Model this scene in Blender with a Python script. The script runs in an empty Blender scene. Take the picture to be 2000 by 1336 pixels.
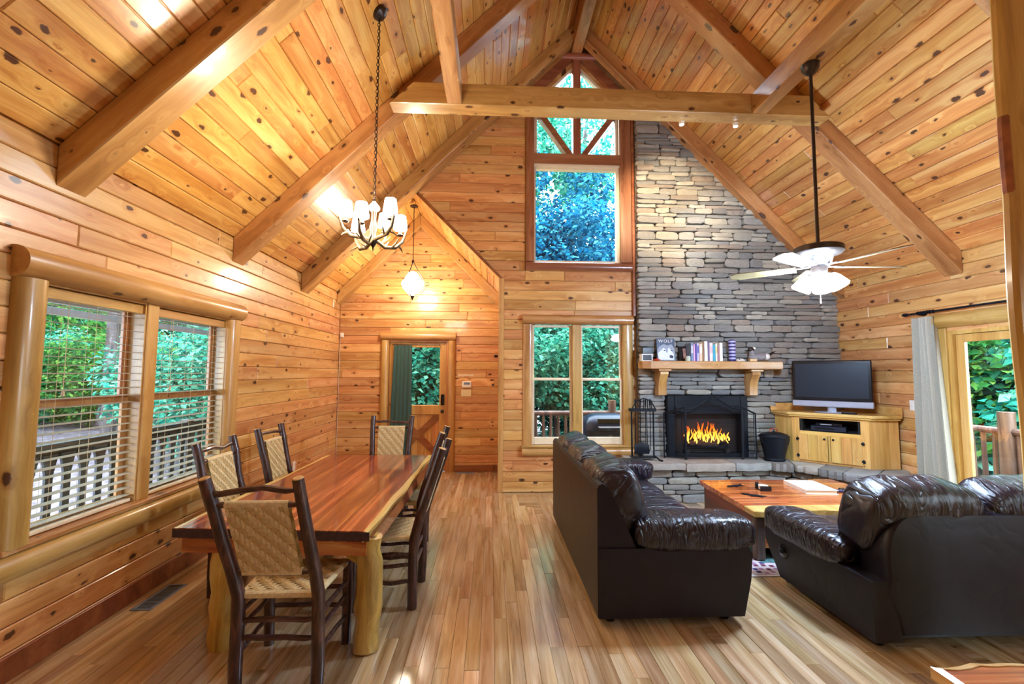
import bpy, math, random
import numpy as np
from mathutils import Vector, Matrix

# ------------------------------------------------------------------ camera, world, exposure
scn = bpy.context.scene
COL = scn.collection
H, F = 1.62, 875.0
YAW, PITCH, ROLL = .0464, .0698, .0053
def cam_axes():
    cy, sy, cp, sp = math.cos(YAW), math.sin(YAW), math.cos(PITCH), math.sin(PITCH)
    f = Vector((sy*cp, cy*cp, sp)); r = Vector((cy, -sy, 0)); u = r.cross(f)
    cr, sr = math.cos(ROLL), math.sin(ROLL)
    return cr*r+sr*u, -sr*r+cr*u, f
cr_, cu_, cf_ = cam_axes()
cd = bpy.data.cameras.new('camera'); cam = bpy.data.objects.new('camera', cd); COL.objects.link(cam)
cd.sensor_width = 36; cd.lens = F*36/2000; cd.clip_start = .05; cd.clip_end = 300
cam.matrix_world = Matrix(((cr_.x, cu_.x, -cf_.x, 0), (cr_.y, cu_.y, -cf_.y, 0), (cr_.z, cu_.z, -cf_.z, H), (0, 0, 0, 1)))
scn.camera = cam
def to_px(P):
    d = Vector(P)-Vector((0, 0, H)); c = d.dot(cf_)
    if c < .05: return None
    return 1000+F*d.dot(cr_)/c, 668-F*d.dot(cu_)/c, c

world = bpy.data.worlds.new('overcast_sky'); scn.world = world; world.use_nodes = True
bg = world.node_tree.nodes['Background']; bg.inputs['Color'].default_value = (.72, .86, 1, 1); bg.inputs['Strength'].default_value = 8.0
vs = scn.view_settings; vs.view_transform = 'Standard'; vs.look = 'None'; vs.exposure = 1.2; vs.gamma = 1; vs.use_curve_mapping = False
cy = scn.cycles
cy.use_denoising = True; cy.max_bounces = 9; cy.diffuse_bounces = 5; cy.glossy_bounces = 4; cy.transmission_bounces = 6; cy.transparent_max_bounces = 16
cy.caustics_reflective = False; cy.caustics_refractive = False; cy.sample_clamp_indirect = 6.0
# lamp strengths (emission of the glass shades; the rear globes are added fill)
CHAND_L, PEND_L, FAN_L, REAR_FILL_L = 54.0, 38.0, 235.0, 6.0
SPOT_W = (150.0, 60.0)

# ------------------------------------------------------------------ mesh builder
R = math.radians
class MB:
    def __init__(s): s.v = []; s.f = []; s.m = []; s.cm = 0
    def add(s, vs, fs):
        o = len(s.v); s.v.extend([tuple(p) for p in vs]); s.f.extend([tuple(i+o for i in q) for q in fs]); s.m.extend([s.cm]*len(fs)); return s
    def box(s, x0, y0, z0, x1, y1, z1):
        return s.add([(x0,y0,z0),(x1,y0,z0),(x1,y1,z0),(x0,y1,z0),(x0,y0,z1),(x1,y0,z1),(x1,y1,z1),(x0,y1,z1)],
                     [(0,3,2,1),(4,5,6,7),(0,1,5,4),(1,2,6,5),(2,3,7,6),(3,0,4,7)])
    def cbox(s, x0, y0, z0, x1, y1, z1, b=.006):
        b = min(b, (x1-x0)*.45, (y1-y0)*.45, (z1-z0)*.45)
        V = []; idx = {}
        for i, (xa, xs) in enumerate(((x0, 1), (x1, -1))):
            for j, (ya, ys) in enumerate(((y0, 1), (y1, -1))):
                for k, (za, zs) in enumerate(((z0, 1), (z1, -1))):
                    for a in range(3):
                        p = [xa+xs*b, ya+ys*b, za+zs*b]; p[a] = (xa, ya, za)[a]
                        idx[(i, j, k, a)] = len(V); V.append(tuple(p))
        g = lambda i, j, k, a: idx[(i, j, k, a)]
        Fs = []
        for a in range(3):
            for e in range(2):
                q = []
                for (m, n) in ((0,0),(1,0),(1,1),(0,1)):
                    c = [0,0,0]; c[a] = e; c[(a+1)%3] = m; c[(a+2)%3] = n; q.append(g(*c, a))
                Fs.append(q if e else q[::-1])
        for a in range(3):          # edges along axis a
            b1, b2 = (a+1)%3, (a+2)%3
            for m in range(2):
                for n in range(2):
                    c0 = [0,0,0]; c0[b1] = m; c0[b2] = n; c1 = list(c0); c1[a] = 1
                    q = [g(*c0, b1), g(*c1, b1), g(*c1, b2), g(*c0, b2)]
                    Fs.append(q if m == n else q[::-1])
        for i in range(2):
            for j in range(2):
                for k in range(2):
                    q = [g(i,j,k,0), g(i,j,k,1), g(i,j,k,2)]
                    Fs.append(q if (i+j+k) % 2 else q[::-1])
        return s.add(V, Fs)
    def tube(s, pts, rad, n=8, caps=True, flat=1.0):
        pts = [Vector(p) for p in pts]
        if not hasattr(rad, '__len__'): rad = [rad]*len(pts)
        t0 = (pts[1]-pts[0]).normalized()
        up = Vector((0, 0, 1)) if abs(t0.z) < .9 else Vector((1, 0, 0))
        nx = t0.cross(up).normalized(); ny = nx.cross(t0).normalized()
        V = []
        for i, p in enumerate(pts):
            t = (pts[min(i+1, len(pts)-1)]-pts[max(i-1, 0)]).normalized()
            nx = (nx-t*nx.dot(t)).normalized(); ny = t.cross(nx).normalized()
            if i == 0: ny0 = ny
            for k in range(n):
                a = 2*math.pi*k/n
                V.append(p+(nx*math.cos(a)+ny*math.sin(a)*flat)*rad[i])
        Fs = []
        for i in range(len(pts)-1):
            for k in range(n):
                k2 = (k+1) % n
                Fs.append((i*n+k, i*n+k2, (i+1)*n+k2, (i+1)*n+k))
        if caps: Fs += [tuple(range(n-1, -1, -1)), tuple(range((len(pts)-1)*n, len(pts)*n))]
        return s.add(V, Fs)
    def lathe(s, prof, n=16, c=(0, 0, 0), close=False, ax=1.0, ay=1.0):
        V = []
        for r, z in prof:
            for k in range(n):
                a = 2*math.pi*k/n; V.append((c[0]+r*ax*math.cos(a), c[1]+r*ay*math.sin(a), c[2]+z))
        Fs = []
        for i in range(len(prof)-1):
            for k in range(n):
                k2 = (k+1) % n; Fs.append((i*n+k, i*n+k2, (i+1)*n+k2, (i+1)*n+k))
        if prof[0][0] > 1e-6 and not close: Fs.append(tuple(range(n-1, -1, -1)))
        if prof[-1][0] > 1e-6 and not close: Fs.append(tuple(range((len(prof)-1)*n, len(prof)*n)))
        return s.add(V, Fs)
    def prism(s, poly, w0, w1, O=(0,0,0), U=(1,0,0), V=(0,0,1), W=(0,-1,0)):
        O, U, V, W = Vector(O), Vector(U), Vector(V), Vector(W); n = len(poly)
        vs = [O+U*a+V*b+W*w for w in (w0, w1) for a, b in poly]
        fs = [tuple(range(n-1, -1, -1)), tuple(range(n, 2*n))]+[(i, (i+1) % n, n+(i+1) % n, n+i) for i in range(n)]
        return s.add(vs, fs)
    def grid(s, fn, nu, nv, cu=False, cv=False):
        V = [fn(i/(nu if cu else nu-1), j/(nv if cv else nv-1)) for i in range(nu) for j in range(nv)]
        Fs = []
        for i in range(nu if cu else nu-1):
            for j in range(nv if cv else nv-1):
                i2, j2 = (i+1) % nu, (j+1) % nv
                Fs.append((i*nv+j, i2*nv+j, i2*nv+j2, i*nv+j2))
        return s.add(V, Fs)
    def xf(s, M, start=0):
        for i in range(start, len(s.v)): s.v[i] = tuple(M @ Vector(s.v[i]))
        return s
    def mesh(s, name, mats, smooth=True, angle=35):
        me = bpy.data.meshes.new(name); me.from_pydata(s.v, [], s.f)
        for m in (mats if isinstance(mats, (list, tuple)) else [mats]): me.materials.append(m)
        if any(s.m): me.polygons.foreach_set('material_index', s.m)
        if smooth:
            me.polygons.foreach_set('use_smooth', [True]*len(me.polygons)); me.set_sharp_from_angle(angle=R(angle))
        me.update(); return me
    def build(s, name, mats, parent=None, smooth=True, angle=35, loc=None):
        o = bpy.data.objects.new(name, s.mesh(name, mats, smooth, angle)); COL.objects.link(o)
        if parent: o.parent = parent
        if loc: o.location = loc
        return o

def tag(o, label=None, cat=None, group=None, kind=None):
    if label: o['label'] = label
    if cat: o['category'] = cat
    if group: o['group'] = group
    if kind: o['kind'] = kind
    return o
def thing(name, label, cat, loc=(0,0,0), rz=0, group=None):
    o = bpy.data.objects.new(name, None); COL.objects.link(o); o.location = loc; o.rotation_euler = (0, 0, rz)
    o.empty_display_size = .1
    return tag(o, label, cat, group)
def struct(o): o['kind'] = 'structure'; return o
def link_mesh(name, me, parent=None, M=None):
    o = bpy.data.objects.new(name, me); COL.objects.link(o)
    if parent: o.parent = parent
    if M is not None: o.matrix_local = M
    return o

# ------------------------------------------------------------------ materials
def srgb(r, g, b):
    f = lambda c: (c/255/12.92 if c/255 <= .04045 else ((c/255+.055)/1.055)**2.4)
    return (f(r), f(g), f(b), 1)
class NT:
    def __init__(s, name):
        s.mat = bpy.data.materials.new(name); s.mat.use_nodes = True; s.t = s.mat.node_tree; s.t.nodes.clear()
        s.out = s.t.nodes.new('ShaderNodeOutputMaterial')
    def n(s, typ, props=None, **ins):
        nd = s.t.nodes.new('ShaderNode'+typ)
        for k, v in (props or {}).items(): setattr(nd, k, v)
        for k, v in ins.items():
            key = k.replace('_', ' ')
            if key.startswith('in') and key[2:].isdigit(): sock = nd.inputs[int(key[2:])]
            else: sock = nd.inputs[key]
            if isinstance(v, bpy.types.NodeSocket): s.t.links.new(v, sock)
            else: sock.default_value = v
        return nd
    def math(s, op, a, b=0.0, c=0.0, clamp=False):
        return s.n('Math', {'operation': op, 'use_clamp': clamp}, in0=a, in1=b, in2=c).outputs[0]
    def ramp(s, fac, stops, interp='LINEAR'):
        nd = s.n('ValToRGB', None, Fac=fac); cr = nd.color_ramp; cr.interpolation = interp
        while len(cr.elements) < len(stops): cr.elements.new(.5)
        for e, (p, c) in zip(cr.elements, stops): e.position = p; e.color = c if len(c) == 4 else (*c, 1)
        return nd.outputs['Color']
    def mix(s, fac, a, b, mode='MIX'):
        nd = s.n('Mix', {'data_type': 'RGBA', 'blend_type': mode})
        for k, v in ((0, fac), (6, a), (7, b)):
            if isinstance(v, bpy.types.NodeSocket): s.t.links.new(v, nd.inputs[k])
            else: nd.inputs[k].default_value = v
        return nd.outputs[2]
    def coord(s, scale=(1,1,1), rand=True):
        tc = s.n('TexCoord').outputs['Object']
        if rand:
            rn = s.n('ObjectInfo').outputs['Random']
            off = s.n('CombineXYZ', None, X=s.math('MULTIPLY', rn, 53.7), Y=s.math('MULTIPLY', rn, 91.3), Z=s.math('MULTIPLY', rn, 17.9)).outputs[0]
            tc = s.n('VectorMath', {'operation': 'ADD'}, in0=tc, in1=off).outputs[0]
        return s.n('VectorMath', {'operation': 'MULTIPLY'}, in0=tc, in1=scale).outputs[0]
    def bsdf(s, color, rough=.5, metal=0.0, bump=None, bump_s=.2, bump_d=.01, coat=0.0, coat_r=.1, spec=.5, emit=None, emit_s=0, sheen=0, trans=0, coat_ior=1.5):
        nd = s.n('BsdfPrincipled'); L = s.t.links
        for k, v in (('Base Color', color), ('Roughness', rough), ('Metallic', metal), ('Coat Weight', coat), ('Coat Roughness', coat_r), ('Specular IOR Level', spec), ('Sheen Weight', sheen), ('Coat IOR', coat_ior)):
            if isinstance(v, bpy.types.NodeSocket): L.new(v, nd.inputs[k])
            else: nd.inputs[k].default_value = v
        if emit is not None: nd.inputs['Emission Color'].default_value = emit; nd.inputs['Emission Strength'].default_value = emit_s
        if bump is not None:
            b = s.n('Bump', None, Strength=bump_s, Distance=bump_d, Height=bump); L.new(b.outputs[0], nd.inputs['Normal'])
        L.new(nd.outputs[0], s.out.inputs[0]); return s.mat

def plain(name, c, rough=.5, metal=0.0, var=.08, noise=20, **kw):
    t = NT(name); nz = t.n('TexNoise', None, Vector=t.coord(), Scale=noise, Detail=3).outputs[0]
    c = tuple(c)+(1,) if len(c) == 3 else c
    lo = tuple(x*(1-var) for x in c[:3])+(1,); hi = tuple(min(1, x*(1+var)) for x in c[:3])+(1,)
    return t.bsdf(t.ramp(nz, [(.35, lo), (.65, hi)]), rough, metal, **kw)
def emit(name, c, s):
    t = NT(name); e = t.n('Emission', None, Color=tuple(c)+(1,), Strength=s); t.t.links.new(e.outputs[0], t.out.inputs[0]); return t.mat

def wood(name, dark, mid, light, axis=0, rough=.35, coat=.35, knots=1.0, dims='2D', across=9, along=.7, tint=.25, knot_c=(.055, .017, .008), fine=.18, spec=.5, coat_r=.12, kx=3.4, ky=6.2, coat_ior=1.5):
    """grain runs along local axis; each object gets its own tone"""
    t = NT(name)
    sc = [across]*3; sc[axis] = along
    kv = [ky]*3; kv[axis] = kx
    co = t.coord(); rn = t.n('ObjectInfo').outputs['Random']
    wob = t.n('TexNoise', None, Vector=co, Scale=26, Detail=2).outputs['Color']
    kc = t.n('VectorMath', {'operation': 'MULTIPLY_ADD'}, in0=wob, in1=(.16, .16, .16), in2=t.n('VectorMath', {'operation': 'MULTIPLY'}, in0=co, in1=kv).outputs[0]).outputs[0]
    vor = t.n('TexVoronoi', {'voronoi_dimensions': dims, 'feature': 'F1'}, Vector=kc, Scale=1.0, Randomness=1.0)
    d = vor.outputs['Distance']; cellr = t.n('SeparateColor', None, Color=vor.outputs['Color']).outputs[0]
    bend = t.math('MULTIPLY', t.math('POWER', 2.718, t.math('MULTIPLY', d, -7.0)), .9*knots)
    gv = t.n('VectorMath', {'operation': 'MULTIPLY'}, in0=co, in1=sc).outputs[0]
    gv = t.n('VectorMath', {'operation': 'ADD'}, in0=gv, in1=t.n('CombineXYZ', None, X=bend, Y=bend, Z=bend).outputs[0]).outputs[0]
    g = t.n('TexNoise', None, Vector=gv, Scale=1.0, Detail=5, Roughness=.6, Distortion=.5).outputs[0]
    fs = [140]*3; fs[axis] = 3.0
    g2 = t.n('TexNoise', None, Vector=t.n('VectorMath', {'operation': 'MULTIPLY'}, in0=co, in1=fs).outputs[0], Scale=1.0, Detail=2).outputs[0]
    col = t.ramp(g, [(.30, dark), (.5, mid), (.68, light)])
    col = t.mix(fine, col, t.ramp(g2, [(.3, (.25, .25, .25)), (.7, (1, 1, 1))]), 'MULTIPLY')
    tone = t.math('ADD', t.math('MULTIPLY', rn, tint), 1-tint*.55)
    hue = t.math('ADD', .5, t.math('MULTIPLY', t.math('SUBTRACT', t.math('FRACT', t.math('MULTIPLY', rn, 7.31)), .5), .022))
    col = t.n('HueSaturation', None, Hue=hue, Value=tone, Color=col).outputs[0]
    if knots > 0:
        size = t.math('MULTIPLY', t.math('SUBTRACT', cellr, .25), .20*knots)
        k = t.math('DIVIDE', t.math('SUBTRACT', size, d), .035, clamp=True)
        halo = t.math('MULTIPLY', t.math('DIVIDE', t.math('SUBTRACT', t.math('ADD', size, .13), d), .2, clamp=True), t.math('GREATER_THAN', size, 0.0))
        col = t.mix(t.math('MULTIPLY', halo, .38), col, dark)
        col = t.mix(t.math('MULTIPLY', k, .93), col, (*knot_c, 1))
    return t.bsdf(col, rough, coat=coat, coat_r=coat_r, bump=g2, bump_s=.05, bump_d=.002, spec=spec, coat_ior=coat_ior)

def W3(a, b, c): return (srgb(*a), srgb(*b), srgb(*c))
PINE = wood('knotty_pine_wall', *W3((184,120,62),(215,160,98),(233,190,130)), tint=.38)
PINE_CEIL = wood('knotty_pine_ceiling', *W3((184,114,52),(216,156,84),(236,190,116)), tint=.32, rough=.3, coat=.5)
BEAM = wood('pine_beam', *W3((150,102,54),(188,138,80),(208,164,106)), axis=0, dims='3D', tint=.16, knots=1.9, kx=4.5, ky=9.0, across=6)
BEAM_Y = wood('pine_beam_long', *W3((150,102,54),(188,138,80),(208,164,106)), axis=1, dims='3D', tint=.16, knots=1.9, kx=4.5, ky=9.0, across=6)
LOGX = wood('log_trim_x', *W3((158,110,56),(192,144,80),(210,168,106)), axis=0, dims='3D', tint=.12, knots=1.2, across=7)
LOGY = wood('log_trim_y', *W3((158,110,56),(192,144,80),(210,168,106)), axis=1, dims='3D', tint=.12, knots=1.2, across=7)
LOGZ = wood('log_trim_z', *W3((160,112,56),(196,150,82),(216,176,108)), axis=2, dims='3D', tint=.12, knots=1.2, across=7)
OAK = wood('oak_floor', *W3((156,118,74),(206,172,126),(230,206,170)), tint=.5, knots=0, rough=.26, coat=1.0, coat_r=.17, coat_ior=1.95, across=16, along=1.1, fine=.3)
BASE = wood('baseboard_wood', *W3((120,66,34),(150,88,48),(172,110,64)), axis=0, tint=.1, knots=.7)
DOORW = wood('door_pine', *W3((176,112,58),(206,144,80),(220,164,98)), axis=2, dims='3D', tint=.1, knots=.6)
CAB = wood('pale_pine_cabinet', *W3((190,140,66),(222,176,96),(236,198,124)), axis=2, dims='3D', tint=.16, knots=.7, coat=.25)
CABX = wood('pale_pine_cabinet_x', *W3((190,140,66),(222,176,96),(236,198,124)), axis=0, dims='3D', tint=.16, knots=.4, coat=.25)
CEDAR = wood('red_cedar_top', *W3((72,16,9),(140,48,24),(212,130,76)), axis=1, dims='3D', tint=.14, knots=.6, across=22, along=.5, rough=.22, coat=.7, coat_r=.08, kx=1.1, ky=3)
CEDARX = wood('red_cedar_x', *W3((120,52,24),(186,100,50),(222,160,92)), axis=0, dims='3D', tint=.2, knots=.6, across=14, along=.7, rough=.25, coat=.6, coat_r=.1)
SAP = wood('cedar_sapwood', *W3((186,140,62),(222,182,104),(236,206,140)), axis=1, dims='3D', tint=.1, knots=.5, across=10, rough=.3)
CLOG = wood('peeled_cedar_log', *W3((120,82,34),(198,158,78),(222,190,112)), axis=2, dims='3D', tint=.1, knots=1.2, across=13, along=1.5, rough=.4, coat=.25)
BARK = wood('hickory_bark', *W3((36,20,16),(66,36,28),(104,66,54)), axis=2, dims='3D', tint=.2, knots=.5, across=40, along=8, rough=.42, coat=.3, fine=.5)
BARKX = wood('hickory_bark_x', *W3((40,24,22),(74,46,42),(120,88,84)), axis=0, dims='3D', tint=.2, knots=.4, across=40, along=8, rough=.38, coat=.35, fine=.5)
CUT = plain('cut_wood_end', srgb(206,168,112), .5, var=.15, noise=60)
DECK = wood('weathered_deck', *W3((70,62,58),(104,94,90),(136,126,122)), axis=1, dims='3D', tint=.2, knots=.3, rough=.6, coat=0)
RAILW = wood('shaded_rail_wood', *W3((26,30,34),(44,48,52),(66,68,70)), axis=1, dims='3D', tint=.2, knots=.3, rough=.55, coat=.1)  # shadow on the porch boards is put into this dark tone
PORCHLOG = wood('porch_log', *W3((66,44,36),(104,74,60),(140,106,88)), axis=2, dims='3D', tint=.2, knots=.4, rough=.55, coat=.1)

def leather(name, c, rough=.26, sc=(9, 9, 9), amt=.75, coat=.25, spec=.5):
    """creased hide: ridged folds running across the stretched axis plus a fine pebble grain"""
    t = NT(name); co = t.coord(rand=False)
    n1 = t.n('TexNoise', None, Vector=t.n('VectorMath', {'operation': 'MULTIPLY'}, in0=co, in1=sc).outputs[0], Scale=1.0, Detail=2.5, Roughness=.45, Distortion=1.3).outputs[0]
    n2 = t.n('TexNoise', None, Vector=co, Scale=6, Detail=2).outputs[0]
    ridge = t.math('POWER', t.math('SUBTRACT', 1.0, t.math('ABSOLUTE', t.math('MULTIPLY', t.math('SUBTRACT', n1, .5), 5.0)), clamp=True), 2.0)
    v = t.n('TexVoronoi', {'feature': 'DISTANCE_TO_EDGE'}, Vector=co, Scale=260).outputs['Distance']
    h = t.math('ADD', t.math('ADD', t.math('MULTIPLY', ridge, -.55), n1), t.math('MULTIPLY', v, .05))
    lo = tuple(x*.75 for x in c[:3])+(1,); hi = tuple(x*1.3 for x in c[:3])+(1,)
    return t.bsdf(t.ramp(n2, [(.35, lo), (.65, hi)]), rough, bump=h, bump_s=amt, bump_d=.03, coat=coat, coat_r=.25, spec=spec)
LEATHER = leather('dark_brown_leather', srgb(26,18,32), .26, (3.5, 13, 3.5))
LEATHER_A = leather('dark_brown_leather_arm', srgb(26,18,32), .26, (17, 4, 5))
LEATHER2 = leather('dark_brown_leather_panel', srgb(21,16,25), .42, (3, 3, 3), .06, 0.0, .32)

def stone_mat(name):
    t = NT(name); co = t.coord(); rn = t.n('ObjectInfo').outputs['Random']
    n1 = t.n('TexNoise', None, Vector=co, Scale=7, Detail=6, Roughness=.65).outputs[0]
    n2 = t.n('TexNoise', None, Vector=t.n('VectorMath', {'operation': 'MULTIPLY'}, in0=co, in1=(4, 4, 30)).outputs[0], Scale=1, Detail=4).outputs[0]
    base = t.ramp(rn, [(0, srgb(140,142,144)), (.22, srgb(170,168,160)), (.45, srgb(190,184,170)), (.66, srgb(156,158,158)), (.82, srgb(180,166,152)), (1, srgb(134,134,132))])
    col = t.mix(.55, base, t.ramp(n1, [(.3, (.45, .45, .47)), (.7, (1, 1, 1))]), 'MULTIPLY')
    return t.bsdf(col, .8, bump=t.math('ADD', n1, n2), bump_s=.6, bump_d=.02, spec=.3)
STONE = stone_mat('ledge_stone')
MORTAR = plain('dark_mortar', srgb(96,90,86), .9)
IRON = plain('black_iron', (.005, .007, .012), .5, .0, spec=.2)
BRONZE = plain('dark_bronze', (.05, .035, .028), .38, .7)
WHITEP = plain('white_plastic', srgb(236,232,224), .4, var=.03)
CREAM = plain('cream_vinyl', srgb(232,216,186), .45, var=.03)
BLACKP = plain('black_plastic', (.008, .008, .01), .22, var=.02)
SILVER = plain('silver_plastic', srgb(176,182,200), .3, .3, var=.03)
ALMOND = plain('almond_plastic', srgb(226,208,160), .45, var=.03)
VENTM = plain('grey_metal_vent', srgb(118,130,150), .45, .15)
def glass_mat():
    t = NT('window_glass'); fr = t.math('ADD', .04, t.math('MULTIPLY', .9, t.math('POWER', t.n('LayerWeight', None, Blend=.5).outputs['Facing'], 5.0)))
    tr = t.n('BsdfTransparent', None, Color=(.96, .99, .99, 1)); gl = t.n('BsdfGlossy', None, Roughness=.01)
    m = t.n('MixShader', None, Fac=fr); t.t.links.new(tr.outputs[0], m.inputs[1]); t.t.links.new(gl.outputs[0], m.inputs[2])
    t.t.links.new(m.outputs[0], t.out.inputs[0]); return t.mat
GLASS = glass_mat()
def leaf_mat(name, a, b, c):
    t = NT(name); geo = t.n('NewGeometry').outputs['Random Per Island']
    col = t.ramp(geo, [(0, a), (.5, b), (1, c)])
    d = t.n('BsdfDiffuse', None, Color=col); tl = t.n('BsdfTranslucent', None, Color=col)
    m = t.n('MixShader', None, Fac=.45); t.t.links.new(d.outputs[0], m.inputs[1]); t.t.links.new(tl.outputs[0], m.inputs[2])
    t.t.links.new(m.outputs[0], t.out.inputs[0]); return t.mat
LEAF_G = leaf_mat('leaf_green', srgb(22,78,50), srgb(58,128,60), srgb(132,176,82))
LEAF_T = leaf_mat('leaf_teal', srgb(18,90,80), srgb(56,150,124), srgb(136,206,170))
LEAF_B = leaf_mat('leaf_blue_green', srgb(6,64,98), srgb(22,108,142), srgb(84,164,176))
TRUNK = wood('tree_bark', *W3((52,44,44),(86,76,76),(120,110,110)), axis=2, dims='3D', across=12, along=3, knots=0, rough=.9, coat=0)
# ------------------------------------------------------------------ room dimensions
XL, XR, XA = -2.517, 4.93, .13
YB, YE, YR = 6.228, 7.53, -2.8           # fireplace wall, entry wall, rear wall
ZE, XRG = 2.93, (XL+XR)/2                # eave height, ridge line
ZRG = ZE+(XRG-XL)
XAR = (XL+XA)/2; ZAR = ZE+(XAR-XL)       # alcove ridge
zl = lambda x: ZE+(x-XL)
zr = lambda x: ZRG-(x-XRG)
rng = random.Random(7)

def clip(poly, a, b, c):                 # keep a*u+b*v<=c
    out = []
    for i in range(len(poly)):
        p, q = poly[i], poly[(i+1) % len(poly)]
        dp, dq = a*p[0]+b*p[1]-c, a*q[0]+b*q[1]-c
        if dp <= 1e-9: out.append(p)
        if (dp < -1e-9 and dq > 1e-9) or (dp > 1e-9 and dq < -1e-9):
            t = dp/(dp-dq); out.append((p[0]+t*(q[0]-p[0]), p[1]+t*(q[1]-p[1])))
    res = []
    for p in out:
        if not res or (abs(p[0]-res[-1][0])+abs(p[1]-res[-1][1])) > 1e-4: res.append(p)
    if len(res) > 1 and abs(res[0][0]-res[-1][0])+abs(res[0][1]-res[-1][1]) < 1e-4: res.pop()
    return res
def area(p): return .5*sum(p[i][0]*p[(i+1) % len(p)][1]-p[(i+1) % len(p)][0]*p[i][1] for i in range(len(p)))
def inset(poly, d):                      # convex, ccw
    n = len(poly); L = []
    for i in range(n):
        (x0, y0), (x1, y1) = poly[i], poly[(i+1) % n]; l = math.hypot(x1-x0, y1-y0)
        nx, ny = -(y1-y0)/l, (x1-x0)/l; L.append((nx, ny, nx*x0+ny*y0+d))
    out = []
    for i in range(n):
        a, b = L[i-1], L[i]; det = a[0]*b[1]-a[1]*b[0]
        if abs(det) < 1e-6: return None
        out.append(((a[2]*b[1]-a[1]*b[2])/det, (a[0]*b[2]-a[2]*b[0])/det))
    return out if area(out) > 0 else None
class Frame:
    def __init__(s, O, U, V, W): s.O, s.U, s.V, s.W = map(Vector, (O, U, V, W))
    def M(s, u, v):
        p = s.O+s.U*u+s.V*v
        return Matrix(((s.U.x, s.V.x, s.W.x, p.x), (s.U.y, s.V.y, s.W.y, p.y), (s.U.z, s.V.z, s.W.z, p.z), (0, 0, 0, 1)))
    def pt(s, u, v, w=0): return s.O+s.U*u+s.V*v+s.W*w
def plank_mb(poly, t, b, wob=0.0):
    if area(poly) < 0: poly = poly[::-1]
    n = len(poly); ins = inset(poly, b) or poly
    mb = MB(); mb.add([(*p, -t) for p in poly]+[(*p, -b+wob) for p in poly]+[(*p, wob) for p in ins],
        [tuple(range(n-1, -1, -1))]+[(i, (i+1) % n, n+(i+1) % n, n+i) for i in range(n)]+[(n+i, n+(i+1) % n, 2*n+(i+1) % n, 2*n+i) for i in range(n)]+[tuple(range(2*n, 3*n))])
    return mb
def courses(fr, regions, pitch, lo, hi, seed, v0=0.0, gap=.004):
    """polygons of boards laid in courses along U over convex regions"""
    r = random.Random(seed); out = []
    vmax = max(p[1] for g in regions for p in g); umin = min(p[0] for g in regions for p in g); umax = max(p[0] for g in regions for p in g)
    k = 0; v = v0
    while v < vmax-1e-3:
        cuts = [umin-r.uniform(0, hi)]
        while cuts[-1] < umax: cuts.append(cuts[-1]+r.uniform(lo, hi))
        for g in regions:
            band = clip(clip(g, 0, -1, -(v+gap/2)), 0, 1, v+pitch-gap/2)
            if len(band) < 3: continue
            for a, b in zip(cuts, cuts[1:]):
                p = clip(clip(band, -1, 0, -a-.0008), 1, 0, b-.0008)
                if len(p) >= 3 and abs(area(p)) > .0015: out.append(p)
        v += pitch; k += 1
    return out
def lay(fr, polys, parent, mat, t=.02, b=.0065, name='plank', limit=300, minw=.012):
    items = []
    for p in polys:
        cu = sum(q[0] for q in p)/len(p); cv = sum(q[1] for q in p)/len(p)
        pts = [to_px(fr.pt(*q)) for q in p]; c = to_px(fr.pt(cu, cv)); s = 0
        if all(pts): s = abs(area([(q[0], q[1]) for q in pts]))
        if s and not any(-60 < q[0] < 2060 and -60 < q[1] < 1400 for q in pts): s = 0
        items.append((-s, len(items), cu, cv, p))
    items.sort(); rest = MB()
    for i, (s, _, cu, cv, p) in enumerate(items):
        mb = plank_mb([(q[0]-cu, q[1]-cv) for q in p], t, b, rng.uniform(-.0012, .0012))
        if i < limit: link_mesh(name, mb.mesh(name, mat, False), parent, fr.M(cu, cv))
        else:
            mb.xf(fr.M(cu, cv)); rest.add(mb.v, mb.f)
    if rest.v: tag(rest.build(name, mat, parent, False), kind='stuff')

# ------------------------------------------------------------------ floor
fb = MB().box(XL-.14, YR-.14, -.12, XR+.14, YB+.1, -.018).box(XL-.14, YB+.1, -.12, XA+.14, YE+.14, -.018)
floor = struct(fb.build('floor', MORTAR, None, False))
FF = Frame((0, 0, 0), (0, 1, 0), (-1, 0, 0), (0, 0, 1))
fp = courses(FF, [[(YR, -XR), (YB, -XR), (YB, -XA), (YR, -XA)], [(YR, -XA), (YE, -XA), (YE, -XL), (YR, -XL)]], .083, .55, 1.7, 11, v0=-XR, gap=.0012)
hidden = lambda p: any(a < sum(q[0] for q in p)/len(p) < b and c < -sum(q[1] for q in p)/len(p) < d for a, b, c, d in ((3.1, 5.0, .8, 1.7), (2.75, 3.5, 2.4, 3.95), (3.9, 5, 2.4, 4), (5.7, 6.3, XA, 5), (4.6, 6.3, 4.0, 5)))
show = [p for p in fp if not hidden(p)]; hid = [p for p in fp if hidden(p)]
lay(FF, show, floor, OAK, t=.018, b=.0012)
hm = MB()
for p in hid: hm.add(*(lambda m: (m.v, m.f))(plank_mb(p, .018, .0012).xf(FF.M(0, 0))))
tag(hm.build('plank', OAK, floor, False), kind='stuff')

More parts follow.
